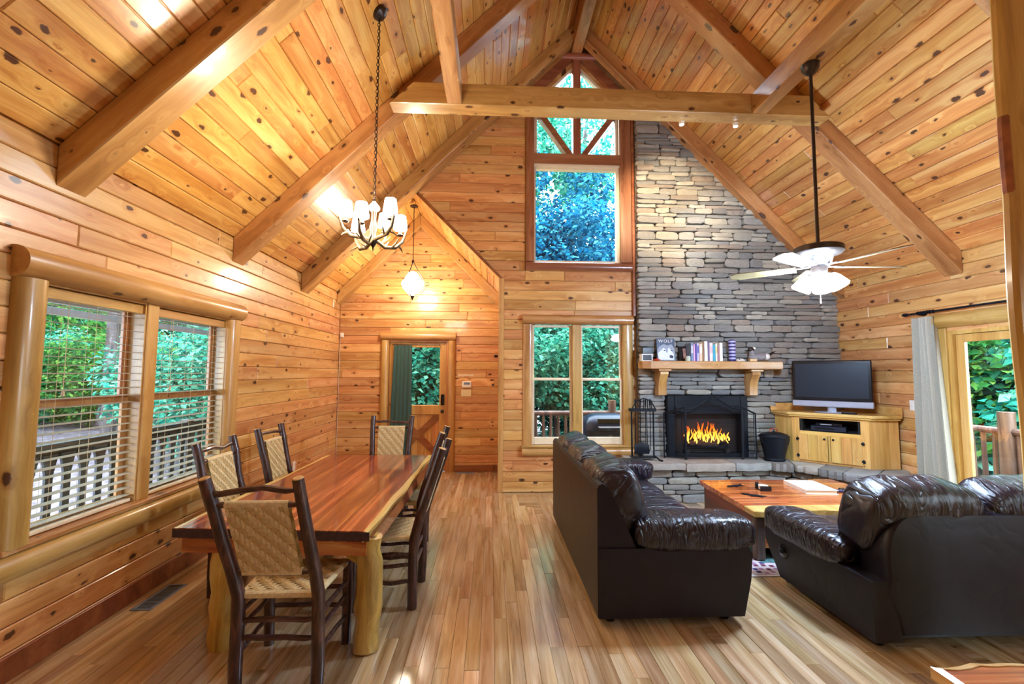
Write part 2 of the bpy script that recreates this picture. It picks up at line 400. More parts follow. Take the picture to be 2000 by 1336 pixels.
# ------------------------------------------------------------------ walls
def slab(mb, poly, y0, y1): return mb.prism(poly, -y0, -y1)      # XZ polygon, Y thickness
T = .14
wl = MB()
WL = (2.56, 4.42, .6975, 2.2320)                                     # left window opening: y0 y1 z0 z1
for y0, y1, z0, z1 in ((YR-T, WL[0], 0, ZE), (WL[1], YE+T, 0, ZE), (WL[0], WL[1], 0, WL[2]), (WL[0], WL[1], WL[3], ZE)):
    wl.box(XL-T, y0, z0-.02, XL-.02, y1, z1)
wall_left = struct(wl.build('wall_left', PINE, None, False))
FL = Frame((XL, 0, 0), (0, 1, 0), (0, 0, 1), (1, 0, 0))
rect = lambda a, b, c, d: [(a, c), (b, c), (b, d), (a, d)]
lay(FL, courses(FL, [rect(YR, WL[0], WL[2], WL[3]), rect(WL[1], YE, WL[2], WL[3]), rect(YR, YE, 0, WL[2]), rect(YR, YE, WL[3], ZE)], .1395, 1.6, 3.4, 3), wall_left, PINE)

WD = (2.86, 4.60, 0, 2.0925)                                       # patio door opening in the right wall
WRR = (-.6, 1.3, .837, 2.0925)                                        # unseen side window, added to let in more daylight
wr = MB()
for y0, y1, z0, z1 in ((YR-T, WRR[0], 0, ZE), (WRR[0], WRR[1], 0, WRR[2]), (WRR[0], WRR[1], WRR[3], ZE), (WRR[1], WD[0], 0, ZE), (WD[0], WD[1], WD[3], ZE), (WD[1], YB+T, 0, ZE)):
    wr.box(XR+.02, y0, z0-.02, XR+T, y1, z1)
wall_right = struct(wr.build('wall_right', PINE, None, False))
FR = Frame((XR, 0, 0), (0, -1, 0), (0, 0, 1), (-1, 0, 0))
lay(FR, courses(FR, [rect(-YB, -WD[1], 0, WD[3]), rect(-YB, -YR, WD[3], ZE), rect(-WD[0], -WRR[1], 0, WD[3]), rect(-WRR[1], -WRR[0], 0, WRR[2]), rect(-WRR[0], -YR, 0, WD[3])], .1395, 1.8, 3.6, 4), wall_right, PINE)

W3o = (.57, 1.87, .63, 2.32); W2 = (.57, 1.86, 3.17, 5.54, 6.17)   # lower and gable windows of the fireplace wall
XM = 1.213
wb = MB(); y0, y1 = YB+.02, YB+T
slab(wb, [(XAR, ZAR), (XA, ZE), (XA, zl(XA))], y0, y1)
slab(wb, [(XA, -.02), (W3o[0], -.02), (W3o[0], zl(W3o[0])), (XA, zl(XA))], y0, y1)
slab(wb, rect(W3o[0], 1.86, -.02, W3o[2]), y0, y1); slab(wb, rect(W3o[0], 1.86, W3o[3], W2[2]), y0, y1)
slab(wb, [(W2[0], W2[3]), (XM, W2[4]), (XRG, ZRG), (W2[0], zl(W2[0]))], y0, y1)
slab(wb, [(XM, W2[4]), (W2[1], W2[3]), (W2[1], zr(W2[1])), (XRG, ZRG)], y0, y1)
slab(wb, [(1.86, -.02), (XR+T, -.02), (XR+T, ZE), (XR, ZE), (1.86, zr(1.86))], y0, y1)
wall_back = struct(wb.build('wall_back', PINE, None, False))
FB = Frame((0, YB, 0), (1, 0, 0), (0, 0, 1), (0, -1, 0))
lay(FB, courses(FB, [rect(XA, .47, .558, 2.3715), rect(XA, 2.03, 2.3715, 2.9295), [(.47, 2.9295), (.47, zl(.47)), (XAR, ZAR), (XA, ZE)], rect(XA, 2.03, 0, .558), rect(.47, 2.03, 2.9295, 3.10)], .1395, 1.2, 3.0, 5), wall_back, PINE)

DO = (-1.735, -.70, 0, 2.232)                                     # entry door opening
we = MB(); y0, y1 = YE+.02, YE+T
slab(we, [(XL-T, -.02), (DO[0], -.02), (DO[0], DO[3]), (XL-T, DO[3])], y0, y1)
slab(we, [(DO[1], -.02), (XA+T, -.02), (XA+T, DO[3]), (DO[1], DO[3])], y0, y1)
slab(we, [(XL-T, DO[3]), (XA+T, DO[3]), (XA+T, ZE-.1), (XA, ZE), (XAR, ZAR), (XL, ZE), (XL-T, ZE-.1)], y0, y1)
wall_entry = struct(we.build('wall_entry', PINE, None, False))
FE = Frame((0, YE, 0), (1, 0, 0), (0, 0, 1), (0, -1, 0))
lay(FE, courses(FE, [rect(XL, DO[0], 0, DO[3]), rect(DO[1], XA, 0, DO[3]), [(XL, DO[3]), (XA, DO[3]), (XA, ZE), (XAR, ZAR), (XL, ZE)]], .1395, 1.5, 3.2, 6), wall_entry, PINE)

wa = MB().box(XA+.02, YB+T, -.02, XA+T, YE+.02, ZE+.06)
wall_alcove = struct(wa.build('wall_alcove', PINE, None, False))
FA = Frame((XA, 0, 0), (0, -1, 0), (0, 0, 1), (-1, 0, 0))
lay(FA, courses(FA, [rect(-YE, -YB, 0, ZE)], .1395, 1.5, 3, 8), wall_alcove, PINE)
wrr = MB(); slab(wrr, [(XL-T, -.02), (XR+T, -.02), (XR+T, ZE-.1), (XR, ZE), (XRG, ZRG), (XL, ZE), (XL-T, ZE-.1)], YR-T, YR)
struct(wrr.build('wall_rear', PINE, None, False))

# ------------------------------------------------------------------ ceiling
Q = math.sqrt(.5)
cb = MB(); up = lambda d: d/Q
slab(cb, [(XL-.3, zl(XL-.3)+.03), (XRG, ZRG+.03), (XRG, ZRG+.22), (XL-.3, zl(XL-.3)+.22)], YR-.3, YB+.3)
slab(cb, [(XRG, ZRG+.03), (XR+.3, zr(XR+.3)+.03), (XR+.3, zr(XR+.3)+.22), (XRG, ZRG+.22)], YR-.3, YB+.3)
slab(cb, [(XL-.3, zl(XL-.3)+.03), (XAR, ZAR+.03), (XAR, ZAR+.22), (XL-.3, zl(XL-.3)+.22)], YB+.3, YE+.4)
slab(cb, [(XAR, ZAR+.03), (XA+.3, ZE-.3+.03), (XA+.3, ZE-.3+.22), (XAR, ZAR+.22)], YB+T, YE+.4)
ceiling = struct(cb.build('ceiling', PINE_CEIL, None, False))
SL = (XRG-XL)/Q; SA = (XAR-XL)/Q
FCL = Frame((XL, 0, ZE), (0, 1, 0), (Q, 0, Q), (Q, 0, -Q)); FCR = Frame((XR, 0, ZE), (0, -1, 0), (-Q, 0, Q), (-Q, 0, -Q)); FCA = Frame((XA, 0, ZE), (0, -1, 0), (-Q, 0, Q), (-Q, 0, -Q))
lay(FCL, courses(FCL, [rect(YR, YB, 0, SL), rect(YB, YE, 0, SA)], .142, 2.4, 4.4, 9), ceiling, PINE_CEIL, limit=140)
lay(FCR, courses(FCR, [rect(-YB, -YR, 0, SL)], .142, 2.4, 4.4, 10), ceiling, PINE_CEIL, limit=130)
lay(FCA, courses(FCA, [rect(-YE, -YB, 0, SA)], .142, 2.4, 4.4, 12), ceiling, PINE_CEIL, limit=30)

# ------------------------------------------------------------------ timbers
def timber(name, label, poly, y0, y1, mat=None, group='roof timbers'):
    """polygon in XZ with a thickness in Y, slightly chamfered towards both faces; grain along the longest edge"""
    if area(poly) < 0: poly = poly[::-1]
    e = max(range(len(poly)), key=lambda i: math.dist(poly[i], poly[(i+1) % len(poly)]))
    a, b = poly[e], poly[(e+1) % len(poly)]; l = math.dist(a, b); ux, uz = (b[0]-a[0])/l, (b[1]-a[1])/l
    loc = [((p[0]-a[0])*ux+(p[1]-a[1])*uz, -(p[0]-a[0])*uz+(p[1]-a[1])*ux) for p in poly]
    n = len(loc); c = .008; ins = inset(loc, c) or loc; h = (y1-y0)/2; mb = MB()
    rings = [(ins, h), (loc, h-c), (loc, -h+c), (ins, -h)]
    mb.add([(p[0], w, p[1]) for rg, w in rings for p in rg], [tuple(range(n-1, -1, -1))]+[(k*n+i, k*n+(i+1) % n, (k+1)*n+(i+1) % n, (k+1)*n+i) for k in range(3) for i in range(n)]+[tuple(range(3*n, 4*n))])
    o = link_mesh(name, mb.mesh(name, mat or BEAM, False), None, Matrix(((ux, 0, -uz, a[0]), (0, 1, 0, (y0+y1)/2), (uz, 0, ux, a[1]), (0, 0, 0, 1))))
    return tag(o, label, 'beam', group)
def ybeam(name, label, x0, x1, y0, y1, z0, z1):
    o = MB().cbox(-(x1-x0)/2, 0, 0, (x1-x0)/2, y1-y0, z1-z0, .008).build(name, BEAM_Y, None, False, loc=((x0+x1)/2, y0, z0))
    return tag(o, label, 'beam', 'roof timbers')
RD = .24
for (y0, y1), nm in (((2.63, 2.83), 'above the left window'), ((4.40, 4.60), 'joined by the tie beam'), ((5.97, 6.224), 'against the fireplace wall')):
    lft = [(XL+.001, ZE), (XRG, ZRG), (XRG, ZRG-RD), (XL+.001, ZE-RD)]
    timber('rafter', f'sloped square pine rafter on the dining table side, {nm}', lft, y0, y1)
    rgt = [(XRG+.001, ZRG), (XR-.001, ZE), (XR-.001, ZE-RD), (XRG+.001, ZRG-RD)]
    y1r = 6.11 if y0 > 5 else y1
    timber('rafter', 'sloped square pine rafter on the ceiling fan side, ' + {'above the left window': 'nearest the patio door head', 'joined by the tie beam': 'joined by the tie beam', 'against the fireplace wall': 'along the top of the stone'}[nm], rgt, y0, y1r)
timber('tie_beam', 'horizontal pine tie beam spanning the room in front of the gable window', [(-1.0, 4.22), (3.41, 4.22), (3.19, 4.44), (-.78, 4.44)], 4.2, 4.38)
ybeam('long_beam', 'pine beam running from the tie beam overhead beside the chandelier chain', -.45, -.305, -1.2, 4.199, 4.225, 4.43)
ybeam('long_beam', 'pine beam running from the tie beam that carries the ceiling fan', 2.59, 2.735, -1.2, 4.199, 4.225, 4.43)
ybeam('ridge_beam', 'pine ridge beam at the peak of the vaulted ceiling', XRG-.075, XRG+.075, YR+.01, 6.2, 6.27, 6.57)
timber('rafter', 'short pine rafter over the entry door alcove on the window side', [(XL+.001, ZE), (XAR, ZAR), (XAR, ZAR-.2), (XL+.001, ZE-.2)], 7.34, 7.525, group='entry alcove rafters')
timber('rafter', 'short pine rafter over the entry door alcove beside the thermostat wall', [(XAR+.001, ZAR), (XA-.001, ZE), (XA-.001, ZE-.2), (XAR+.001, ZAR-.2)], 7.34, 7.525, group='entry alcove rafters')
# alcove corner and slope trims, stone edge trim, baseboards
tr = MB().cbox(XA-.03, YB-.022, 0, XA+.045, YB+.004, ZE+.02, .004)
struct(tr.build('trim_1', LOGZ, None, False))
o = MB().prism([(XAR+.06, ZAR-.06), (XA, ZE), (XA+.03, ZE+.02), (XAR+.085, ZAR-.02)], -(YB-.02), -(YB)).build('trim_2', BASE, None, False); struct(o)
struct(MB().cbox(1.995, YB-.05, 2.43, 2.035, YB, zr(2.035)-RD, .004).build('trim_3', BASE, None, False))
def baseboard(name, x0, y0, x1, y1, z1): return struct(MB().cbox(x0, y0, 0, x1, y1, z1, .004).build(name, BASE, None, False))
baseboard('baseboard_left', XL, YR, XL+.018, YE, .135)
baseboard('baseboard_entry', -.585, YE-.018, XA-.002, YE, .115)
baseboard('baseboard_right', XR-.018, YR, XR, 2.80, .115)
# ------------------------------------------------------------------ windows and doors
def dprof(depth, half, n=10):            # half round: depth out of the wall, half height
    return [(-.002, -half)]+[(depth*math.sin(math.pi*(i+.5)/n)**.8, -half*math.cos(math.pi*(i+.5)/n)) for i in range(n)]+[(-.002, half)]
def log_y(parent, name, x, z, y0, y1, depth, half, side=1, mat=None):
    return MB().prism(dprof(depth, half), y0, y1, O=(x, 0, z), U=(side, 0, 0), V=(0, 0, 1), W=(0, 1, 0)).build(name, mat or LOGY, parent)
def log_x(parent, name, y, z, x0, x1, depth, half, mat=None):
    return MB().prism(dprof(depth, half), x0, x1, O=(0, y, z), U=(0, -1, 0), V=(0, 0, 1), W=(1, 0, 0)).build(name, mat or LOGX, parent)
def log_zx(parent, name, x, y, z0, z1, depth, half, side=1):      # post on a wall facing +-x
    return MB().prism(dprof(depth, half), z0, z1, O=(x, y, 0), U=(side, 0, 0), V=(0, 1, 0), W=(0, 0, 1)).build(name, LOGZ, parent)
def log_zy(parent, name, x, y, z0, z1, depth, half):              # post on a wall facing -y
    return MB().prism(dprof(depth, half), z0, z1, O=(x, y, 0), U=(0, -1, 0), V=(1, 0, 0), W=(0, 0, 1)).build(name, LOGZ, parent)
def wempty(name):
    o = bpy.data.objects.new(name, None); COL.objects.link(o); return struct(o)

# --- left double window with log surround
w1 = wempty('window_1')
log_y(w1, 'header_log', XL, 2.20, 2.43, 4.54, .10, .085)
log_zx(w1, 'side_log', XL, 2.525, .70, 2.118, .07, .085); log_zx(w1, 'side_log', XL, 4.45, .70, 2.118, .07, .085)
MB().cbox(XL-.10, 2.45, .672, XL+.055, 4.53, .700, .004).build('stool', LOGY, w1, False)
log_y(w1, 'sill_log', XL, .60, 2.33, 4.62, .085, .072)
MB().cbox(XL-.13, 3.375, .70, XL+.012, 3.485, 2.117, .005).build('mullion', LOGZ, w1, False)
for ya, yb in ((2.60, 3.375), (3.485, 4.37)):
    MB().box(XL-.13, ya-.04 if ya < 3 else ya, .70, XL-.001, ya+.012, 2.117).box(XL-.13, yb-.012, .70, XL-.001, yb+.05 if yb > 4 else yb, 2.117).box(XL-.13, ya+.012, 2.105, XL-.001, yb-.012, 2.165).build('jamb', LOGZ, w1, False)
    for z0, z1, x in ((.705, 1.435, XL-.108), (1.405, 2.104, XL-.132)):
        fr = MB(); a, b = ya+.013, yb-.013
        for q in ((a, a+.045, z0, z1), (b-.045, b, z0, z1), (a+.045, b-.045, z0, z0+.05), (a+.045, b-.045, z1-.035, z1)):
            fr.cbox(x, q[0], q[2], x+.024, q[1], q[3], .003)
        s = fr.build('sash', DOORW, w1, False)
        MB().box(x+.010, a+.04, z0+.045, x+.014, b-.04, z1-.03).build('pane', GLASS, s, False)
# --- wooden slat blinds
BLIND = plain('pale_blind_slat', srgb(176,168,150), .45, var=.06)
CORD = plain('blind_cord', srgb(214,196,160), .7)
for ya, yb, which in ((2.615, 3.36, 'in the window half nearer the rear'), (3.50, 4.355, 'in the window half nearer the entry door')):
    bl = thing('window_blind', f'open pale slat blind hanging {which}', 'blind', (XL-.045, ya, 0), 0, 'slat blinds on the dining window')
    MB().cbox(-.03, 0, 2.035, .032, yb-ya, 2.10, .004).build('headrail', LOGY, bl, False)
    sl = MB(); ang = R(4)
    for i in range(27): pass
    me = MB().cbox(-.025, .004, -.0013, .025, yb-ya-.004, .0013, .001).mesh('slat', BLIND, False)
    nsl = 26; zt, zb = 2.005, .755
    for i in range(nsl):
        z = zt+(zb-zt)*i/(nsl-1)
        link_mesh('slat', me, bl, Matrix.Translation((0, 0, z)) @ Matrix.Rotation(R(5+rng.uniform(-2, 2)), 4, 'Y'))
    MB().cbox(-.026, .003, .706, .026, yb-ya-.003, .728, .004).build('bottom_rail', CREAM, bl, False)
    for q in (.18, .5, .82):
        for s in (-.0275, .0275):
            y = (yb-ya)*q; MB().tube([(s, y, 2.04), (s, y, .72)], .0012, 5).build('ladder_cord', CORD, bl)
    MB().tube([(.034, .17, 2.03), (.034, .17, 1.5)], .0018, 5).tube([(.034, .17, 1.5), (.034, .17, 1.47)], [.007, .009], 8).build('pull_cord', CORD, bl)

# --- lower double window of the fireplace wall
w3 = wempty('window_2')
log_x(w3, 'header_log', YB, 2.375, .435, 1.994, .075, .068)
log_x(w3, 'sill_log', YB, .548, .43, 1.994, .075, .058)
MB().cbox(.42, YB-.06, .607, 1.994, YB+.1, .632, .004).build('stool', LOGX, w3, False)
log_zy(w3, 'side_casing', .505, YB, .632, 2.306, .028, .07); log_zy(w3, 'side_casing', 1.925, YB, .632, 2.306, .028, .069)
MB().cbox(1.14, YB-.015, .632, 1.262, YB+.12, 2.306, .004).build('mullion', LOGZ, w3, False)
for xa, xb in ((.575, 1.14), (1.262, 1.855)):
    for z0, z1, y in ((.636, 1.555, YB+.05), (1.525, 2.306, YB+.078)):
        fr = MB(); bt = .10 if z0 < 1 else .035
        for q in ((xa, xa+.032, z0, z1), (xb-.032, xb, z0, z1), (xa+.032, xb-.032, z0, z0+bt), (xa+.032, xb-.032, z1-.032, z1)):
            fr.cbox(q[0], y, q[2], q[1], y+.026, q[3], .003)
        s = fr.build('sash', CREAM, w3, False)
        MB().box(xa+.03, y+.010, z0+bt-.004, xb-.03, y+.014, z1-.03).build('pane', GLASS, s, False)

# --- gable window
w2 = wempty('window_3')
def gp(name, poly, w0, w1, mat, parent=w2): return MB().prism(poly, -(w1), -(w0)).build(name, mat, parent, False)
REDW = wood('reddish_window_wood', *W3((120,68,44),(156,96,66),(180,122,90)), axis=2, dims='3D', tint=.1, knots=.8)
REDX = wood('reddish_window_wood_x', *W3((120,68,44),(156,96,66),(180,122,90)), axis=0, dims='3D', tint=.1, knots=.8)
a, b = .59, 1.838
gp('side_casing', rect(.485, a, 3.20, 5.50), YB-.04, YB+.02, REDW); gp('side_casing', rect(b, 1.99, 3.20, 5.50), YB-.04, YB+.02, REDW)
log_x(w2, 'sill', YB, 3.135, .475, 1.992, .07, .062, REDX)
gp('transom', rect(a, b, 4.63, 4.775), YB-.03, YB+.11, REDX)
gp('transom_strip', rect(a, b, 4.60, 4.628), YB-.012, YB+.11, CREAM)
gp('centre_post', rect(XM-.055, XM+.055, 4.775, 6.22), YB-.03, YB+.11, REDW)
for s in (-1, 1):
    m = lambda x: XM+s*(XM-x)*-1
    pl = [(XM+s*.0555, 4.777), (XM+s*.15, 4.777), (XM+s*.622, 5.44), (XM+s*.622, 5.58), (XM+s*.0555, 4.80)]
    pl2 = [(XM+s*.06, 4.777), (XM+s*.155, 4.777), (XM+s*.623, 5.42), (XM+s*.623, 5.565)]
    gp('diagonal_brace', pl2 if s > 0 else pl2[::-1], YB-.028, YB+.10, REDX)
    pc = [(XM+s*.73, 5.50), (XM+s*.06, 6.20), (XM+s*.06, 6.36), (XM+s*.73, 5.69)]
    gp('sloped_casing', pc if s > 0 else pc[::-1], YB-.04, YB+.02, REDX)
    ps = [(XM+s*.62, 5.49), (XM+s*.055, 6.08), (XM+s*.055, 6.17), (XM+s*.62, 5.58)]
    gp('sloped_frame', ps if s > 0 else ps[::-1], YB+.021, YB+.10, CREAM)
    fr = [(XM+s*.575, 4.777), (XM+s*.624, 4.777), (XM+s*.624, 5.50), (XM+s*.575, 5.54)]
    gp('side_frame', fr if s > 0 else fr[::-1], YB+.03, YB+.10, CREAM)
    t1 = [(XM+s*.15, 4.776), (XM+s*.6, 4.776), (XM+s*.6, 5.42)]
    gp('pane', t1 if s > 0 else t1[::-1], YB+.06, YB+.065, GLASS)
    t2 = [(XM+s*.05, 4.78), (XM+s*.62, 5.5), (XM+s*.05, 6.12)]
    gp('pane', t2 if s > 0 else t2[::-1], YB+.06, YB+.065, GLASS)
log_x(w2, 'cap_log', YB-.03, 6.245, XM-.30, XM+.30, .05, .05, REDX)
gp('frame', rect(a, a+.03, 3.195, 4.60), YB+.02, YB+.10, CREAM); gp('frame', rect(b-.05, b, 3.195, 4.60), YB+.02, YB+.10, CREAM)
gp('frame', rect(a+.03, b-.05, 3.195, 3.225), YB+.02, YB+.10, CREAM); gp('frame', rect(a+.03, b-.05, 4.565, 4.60), YB+.02, YB+.10, CREAM)
gp('pane', rect(a+.02, b-.03, 3.21, 4.58), YB+.06, YB+.066, GLASS)

# --- entry door: stable style with glass over a crossbuck panel
d1 = wempty('door_1')
log_x(d1, 'header_log', YE, 2.225, -1.83, -.59, .075, .066)
log_zy(d1, 'side_log', -1.765, YE, 0, 2.158, .06, .062); log_zy(d1, 'side_log', -.655, YE, 0, 2.158, .06, .062)
x0, x1, ys = -1.695, -.742, YE+.03
MB().box(-1.735, YE-.001, 0, x0, YE+.13, 2.17).box(x1, YE-.001, 0, -.70, YE+.13, 2.17).box(x0, YE-.001, 2.13, x1, YE+.13, 2.17).build('jamb', DOORW, d1, False)
leaf = MB()
for q in ((x0+.004, x0+.14, .012, 2.125), (x1-.115, x1-.004, .012, 2.125), (x0+.14, x1-.115, .012, .26), (x0+.14, x1-.115, .93, 1.085), (x0+.14, x1-.115, 2.045, 2.125)):
    leaf.cbox(q[0], ys, q[2], q[1], ys+.045, q[3], .004)
lf = leaf.build('door_leaf', DOORW, d1, False)
pw = (x1-.115-x0-.14)/6
for i in range(6): MB().cbox(x0+.14+i*pw, ys+.020, .26, x0+.14+(i+1)*pw-.003, ys+.034, .93, .003).build('panel_board', DOORW, lf, False)
for s in (1, -1):
    ax, bx = (x0+.145, x1-.12) if s > 0 else (x1-.12, x0+.145)
    dx, dz = bx-ax, .665; l = math.hypot(dx, dz); nx, nz = -dz/l*.05, dx/l*.05
    pl = clip(clip(clip(clip([(ax+nx, .262+nz), (ax-nx, .262-nz), (bx-nx, .927-nz), (bx+nx, .927+nz)], 1, 0, x1-.117), -1, 0, -(x0+.142)), 0, 1, .928), 0, -1, -.262)
    if area(pl) < 0: pl = pl[::-1]
    MB().prism(pl, -(ys+.018), -(ys+(.0 if s > 0 else .006))).build('crossbuck', BASE, lf, False)
MB().box(x0+.13, ys+.02, 1.08, x1-.11, ys+.026, 2.05).build('pane', GLASS, lf, False)
MB().cbox(x1-.09, ys-.022, 1.085, x1-.032, ys, 1.265, .008).build('keypad_lock', BLACKP, lf, False)
MB().lathe([(.0, -.062), (.024, -.058), (.030, -.04), (.022, -.022), (.012, -.018), (.012, -.006), (.030, -.004), (.030, 0)], 14).xf(Matrix.Translation((x1-.062, ys, .985)) @ Matrix.Rotation(R(-90), 4, 'X')).build('door_knob', BRONZE, lf)

def cloth(name, c, stripes=40):
    t = NT(name); co = t.coord(rand=False)
    n = t.n('TexNoise', None, Vector=t.n('VectorMath', {'operation': 'MULTIPLY'}, in0=co, in1=(300, 300, 60)).outputs[0], Scale=1, Detail=2).outputs[0]
    lo = tuple(x*.75 for x in c[:3])+(1,)
    return t.bsdf(t.ramp(n, [(.3, lo), (.7, c)]), .85, sheen=.2, spec=.2)
GREENC = cloth('green_curtain', srgb(64,92,84)); BEIGEC = cloth('beige_curtain', srgb(196,192,176))
def curtain_mb(width, z0, z1, folds, amp, flare=0.0, shift=0.0, nz=24, seed=1):
    r = random.Random(seed); ph = [r.uniform(0, 6) for _ in range(4)]
    def fn(u, v):
        z = z1+(z0-z1)*v; w = width*(1+flare*v)
        x = (u-.5)*w+shift*v
        y = amp*(math.cos(u*folds*2*math.pi+ph[0])*(.55+.45*v)+.35*math.sin(u*folds*4.3+ph[1]+v*1.5))
        return (x, y, z)
    mb = MB(); mb.grid(fn, folds*10+1, nz)
    k = len(mb.v); V = list(mb.v); Fq = list(mb.f)
    mb.add([(x, y+.006, z) for x, y, z in V], [q[::-1] for q in Fq]); return mb
c = thing('door_curtain', 'dark green curtain drawn to one side of the entry door glass', 'curtain', (-1.46, YE-.035, 0))
curtain_mb(.30, .28, 2.075, 5, .016, .22, -.02, seed=3).build('cloth', GREENC, c, angle=60)
MB().tube([(-.17, 0, 2.085), (.60, 0, 2.085)], .007, 8).tube([(.60, 0, 2.085), (.60, .06, 2.085)], .007, 8).tube([(-.17, 0, 2.085), (-.17, .06, 2.085)], .007, 8).build('rod', BRONZE, c)

# --- patio door on the right wall with log header
d2 = wempty('door_2')
log_y(d2, 'header_log', XR, 2.215, 2.72, 4.74, .085, .08, -1)
MB().cbox(XR-.03, 4.60, 0, XR-.0, 4.735, 2.134, .005).cbox(XR-.03, 2.725, 0, XR, 2.86, 2.134, .005).build('side_casing', LOGZ, d2, False)
MB().box(XR-.005, 4.555, 0, XR+.12, 4.60, 2.10).box(XR-.005, 2.86, 0, XR+.12, 2.905, 2.10).box(XR-.005, 2.905, 2.06, XR+.12, 4.555, 2.10).box(XR-.005, 2.905, -.0, XR+.12, 4.555, .03).build('frame', CAB, d2, False)
for ya, yb, x in ((3.71, 4.553, XR+.03), (2.907, 3.75, XR+.075)):
    fr = MB()
    for q in ((ya, ya+.085, .032, 2.057), (yb-.085, yb, .032, 2.057), (ya+.085, yb-.085, .032, .16), (ya+.085, yb-.085, 1.975, 2.057)):
        fr.cbox(x, q[0], q[2], x+.04, q[1], q[3], .004)
    s = fr.build('door_panel', CAB, d2, False)
    MB().box(x+.017, ya+.08, .155, x+.023, yb-.08, 1.98).build('pane', GLASS, s, False)
c = thing('patio_curtain', 'long pale beige curtain gathered beside the patio door', 'curtain', (XR-.085, 4.765, 0))
curtain_mb(.22, .04, 2.27, 4, .062, .75, .06, 30, seed=5).xf(Matrix.Rotation(R(-90), 4, 'Z')).build('cloth', BEIGEC, c, angle=60)
c = thing('curtain_rod', 'black curtain rod with finial above the patio door', 'curtain rod', (XR-.085, 4.94, 2.325))
MB().tube([(0, 0, 0), (0, -2.2, 0)], .011, 10).build('rod', IRON, c)
for y in (.055, -2.255): MB().lathe([(0, -.05), (.016, -.03), (.022, 0), (.016, .03), (0, .05)], 10).xf(Matrix.Translation((0, y, 0)) @ Matrix.Rotation(R(90), 4, 'X')).build('finial', IRON, c)
for y in (-.10, -2.1): MB().tube([(0, y, -.012), (.05, y, -.02), (.0845, y, -.01)], [.011, .009, .02], 8).build('bracket', IRON, c)
for k in range(6): MB().lathe([(.013, -.004), (.02, -.004), (.02, .004), (.013, .004)], 12, close=True).xf(Matrix.Translation((0, -.10-k*.035, 0)) @ Matrix.Rotation(R(90), 4, 'X')).build('ring', IRON, c)
# --- plain side window added for light on the right wall, behind the camera's view
w5 = wempty('window_added_light')
fr = MB()
for q in ((WRR[0], WRR[0]+.06, WRR[2], WRR[3]), (WRR[1]-.06, WRR[1], WRR[2], WRR[3]), (WRR[0]+.06, WRR[1]-.06, WRR[2], WRR[2]+.06), (WRR[0]+.06, WRR[1]-.06, WRR[3]-.06, WRR[3]), (.32, .38, WRR[2]+.06, WRR[3]-.06)):
    fr.cbox(XR-.02, q[0], q[2], XR+.12, q[1], q[3], .004)
fr.build('frame', CAB, w5, False)
MB().box(XR+.06, WRR[0]+.05, WRR[2]+.05, XR+.065, WRR[1]-.05, WRR[3]-.05).build('pane', GLASS, w5, False)
# ------------------------------------------------------------------ outside
def gz(x, y):
    z = -.62
    if x < -6.5: z += (-6.5-x)*.135
    if y > 10: z -= (y-10)*.03
    return z+.10*math.sin(x*.9+1.3)*math.cos(y*.7)+.05*math.sin(x*2.3+y*1.9)
t = NT('leaf_litter'); co = t.coord(rand=False)
n1 = t.n('TexNoise', None, Vector=co, Scale=6, Detail=6, Roughness=.75).outputs[0]
LITTER = t.bsdf(t.ramp(n1, [(.32, srgb(60,50,56)), (.5, srgb(104,90,98)), (.68, srgb(146,132,142))]), .9, bump=n1, bump_s=.5, bump_d=.05)
g = MB(); g.grid(lambda u, v: (-42+84*u, -14+64*v, gz(-42+84*u, -14+64*v)), 85, 65)
struct(g.build('ground', LITTER))
def deck(name, x0, y0, x1, y1, along_y=True):
    o = struct(MB().box(x0, y0, -.28, x1, y1, -.13).build(name, DECK, None, False))
    n = int(((x1-x0) if along_y else (y1-y0))/.145)
    for i in range(n):
        if along_y: a = x0+i*.145; mb = MB().cbox(0, 0, 0, .139, y1-y0, .035, .004); loc = (a, y0, -.125)
        else: a = y0+i*.145; mb = MB().cbox(0, 0, 0, x1-x0, .139, .035, .004); loc = (x0, a, -.125)
        mb.build('plank', DECK, o, False, loc=loc)
deck('porch_floor_left', -4.42, -1, XL-T-.02, YE+2.2)
deck('porch_floor_back', XA+T+.05, YB+T+.06, 6.9, 8.45, False)
deck('porch_floor_right', XR+T+.05, -1, 6.9, YB+T+.05)
WHITEW = plain('white_painted_wood', srgb(214,224,236), .5, var=.05)
po = struct(MB().box(-4.75, -1, 2.46, XL-T-.02, YE+2.2, 2.52).build('porch_roof', DECK, None, False))
for x, z0, z1 in ((-4.42, 2.30, 2.40), (-4.70, 2.22, 2.30)):
    MB().cbox(x, -1, z0, x+.05, YE+2.2, z1, .004).build('fascia_board', WHITEW, po, False)
for y in np.arange(0, 9.5, .6): MB().cbox(-4.36, y, 2.38, XL-T-.03, y+.05, 2.459, .004).build('ceiling_joist', DECK, po, False)
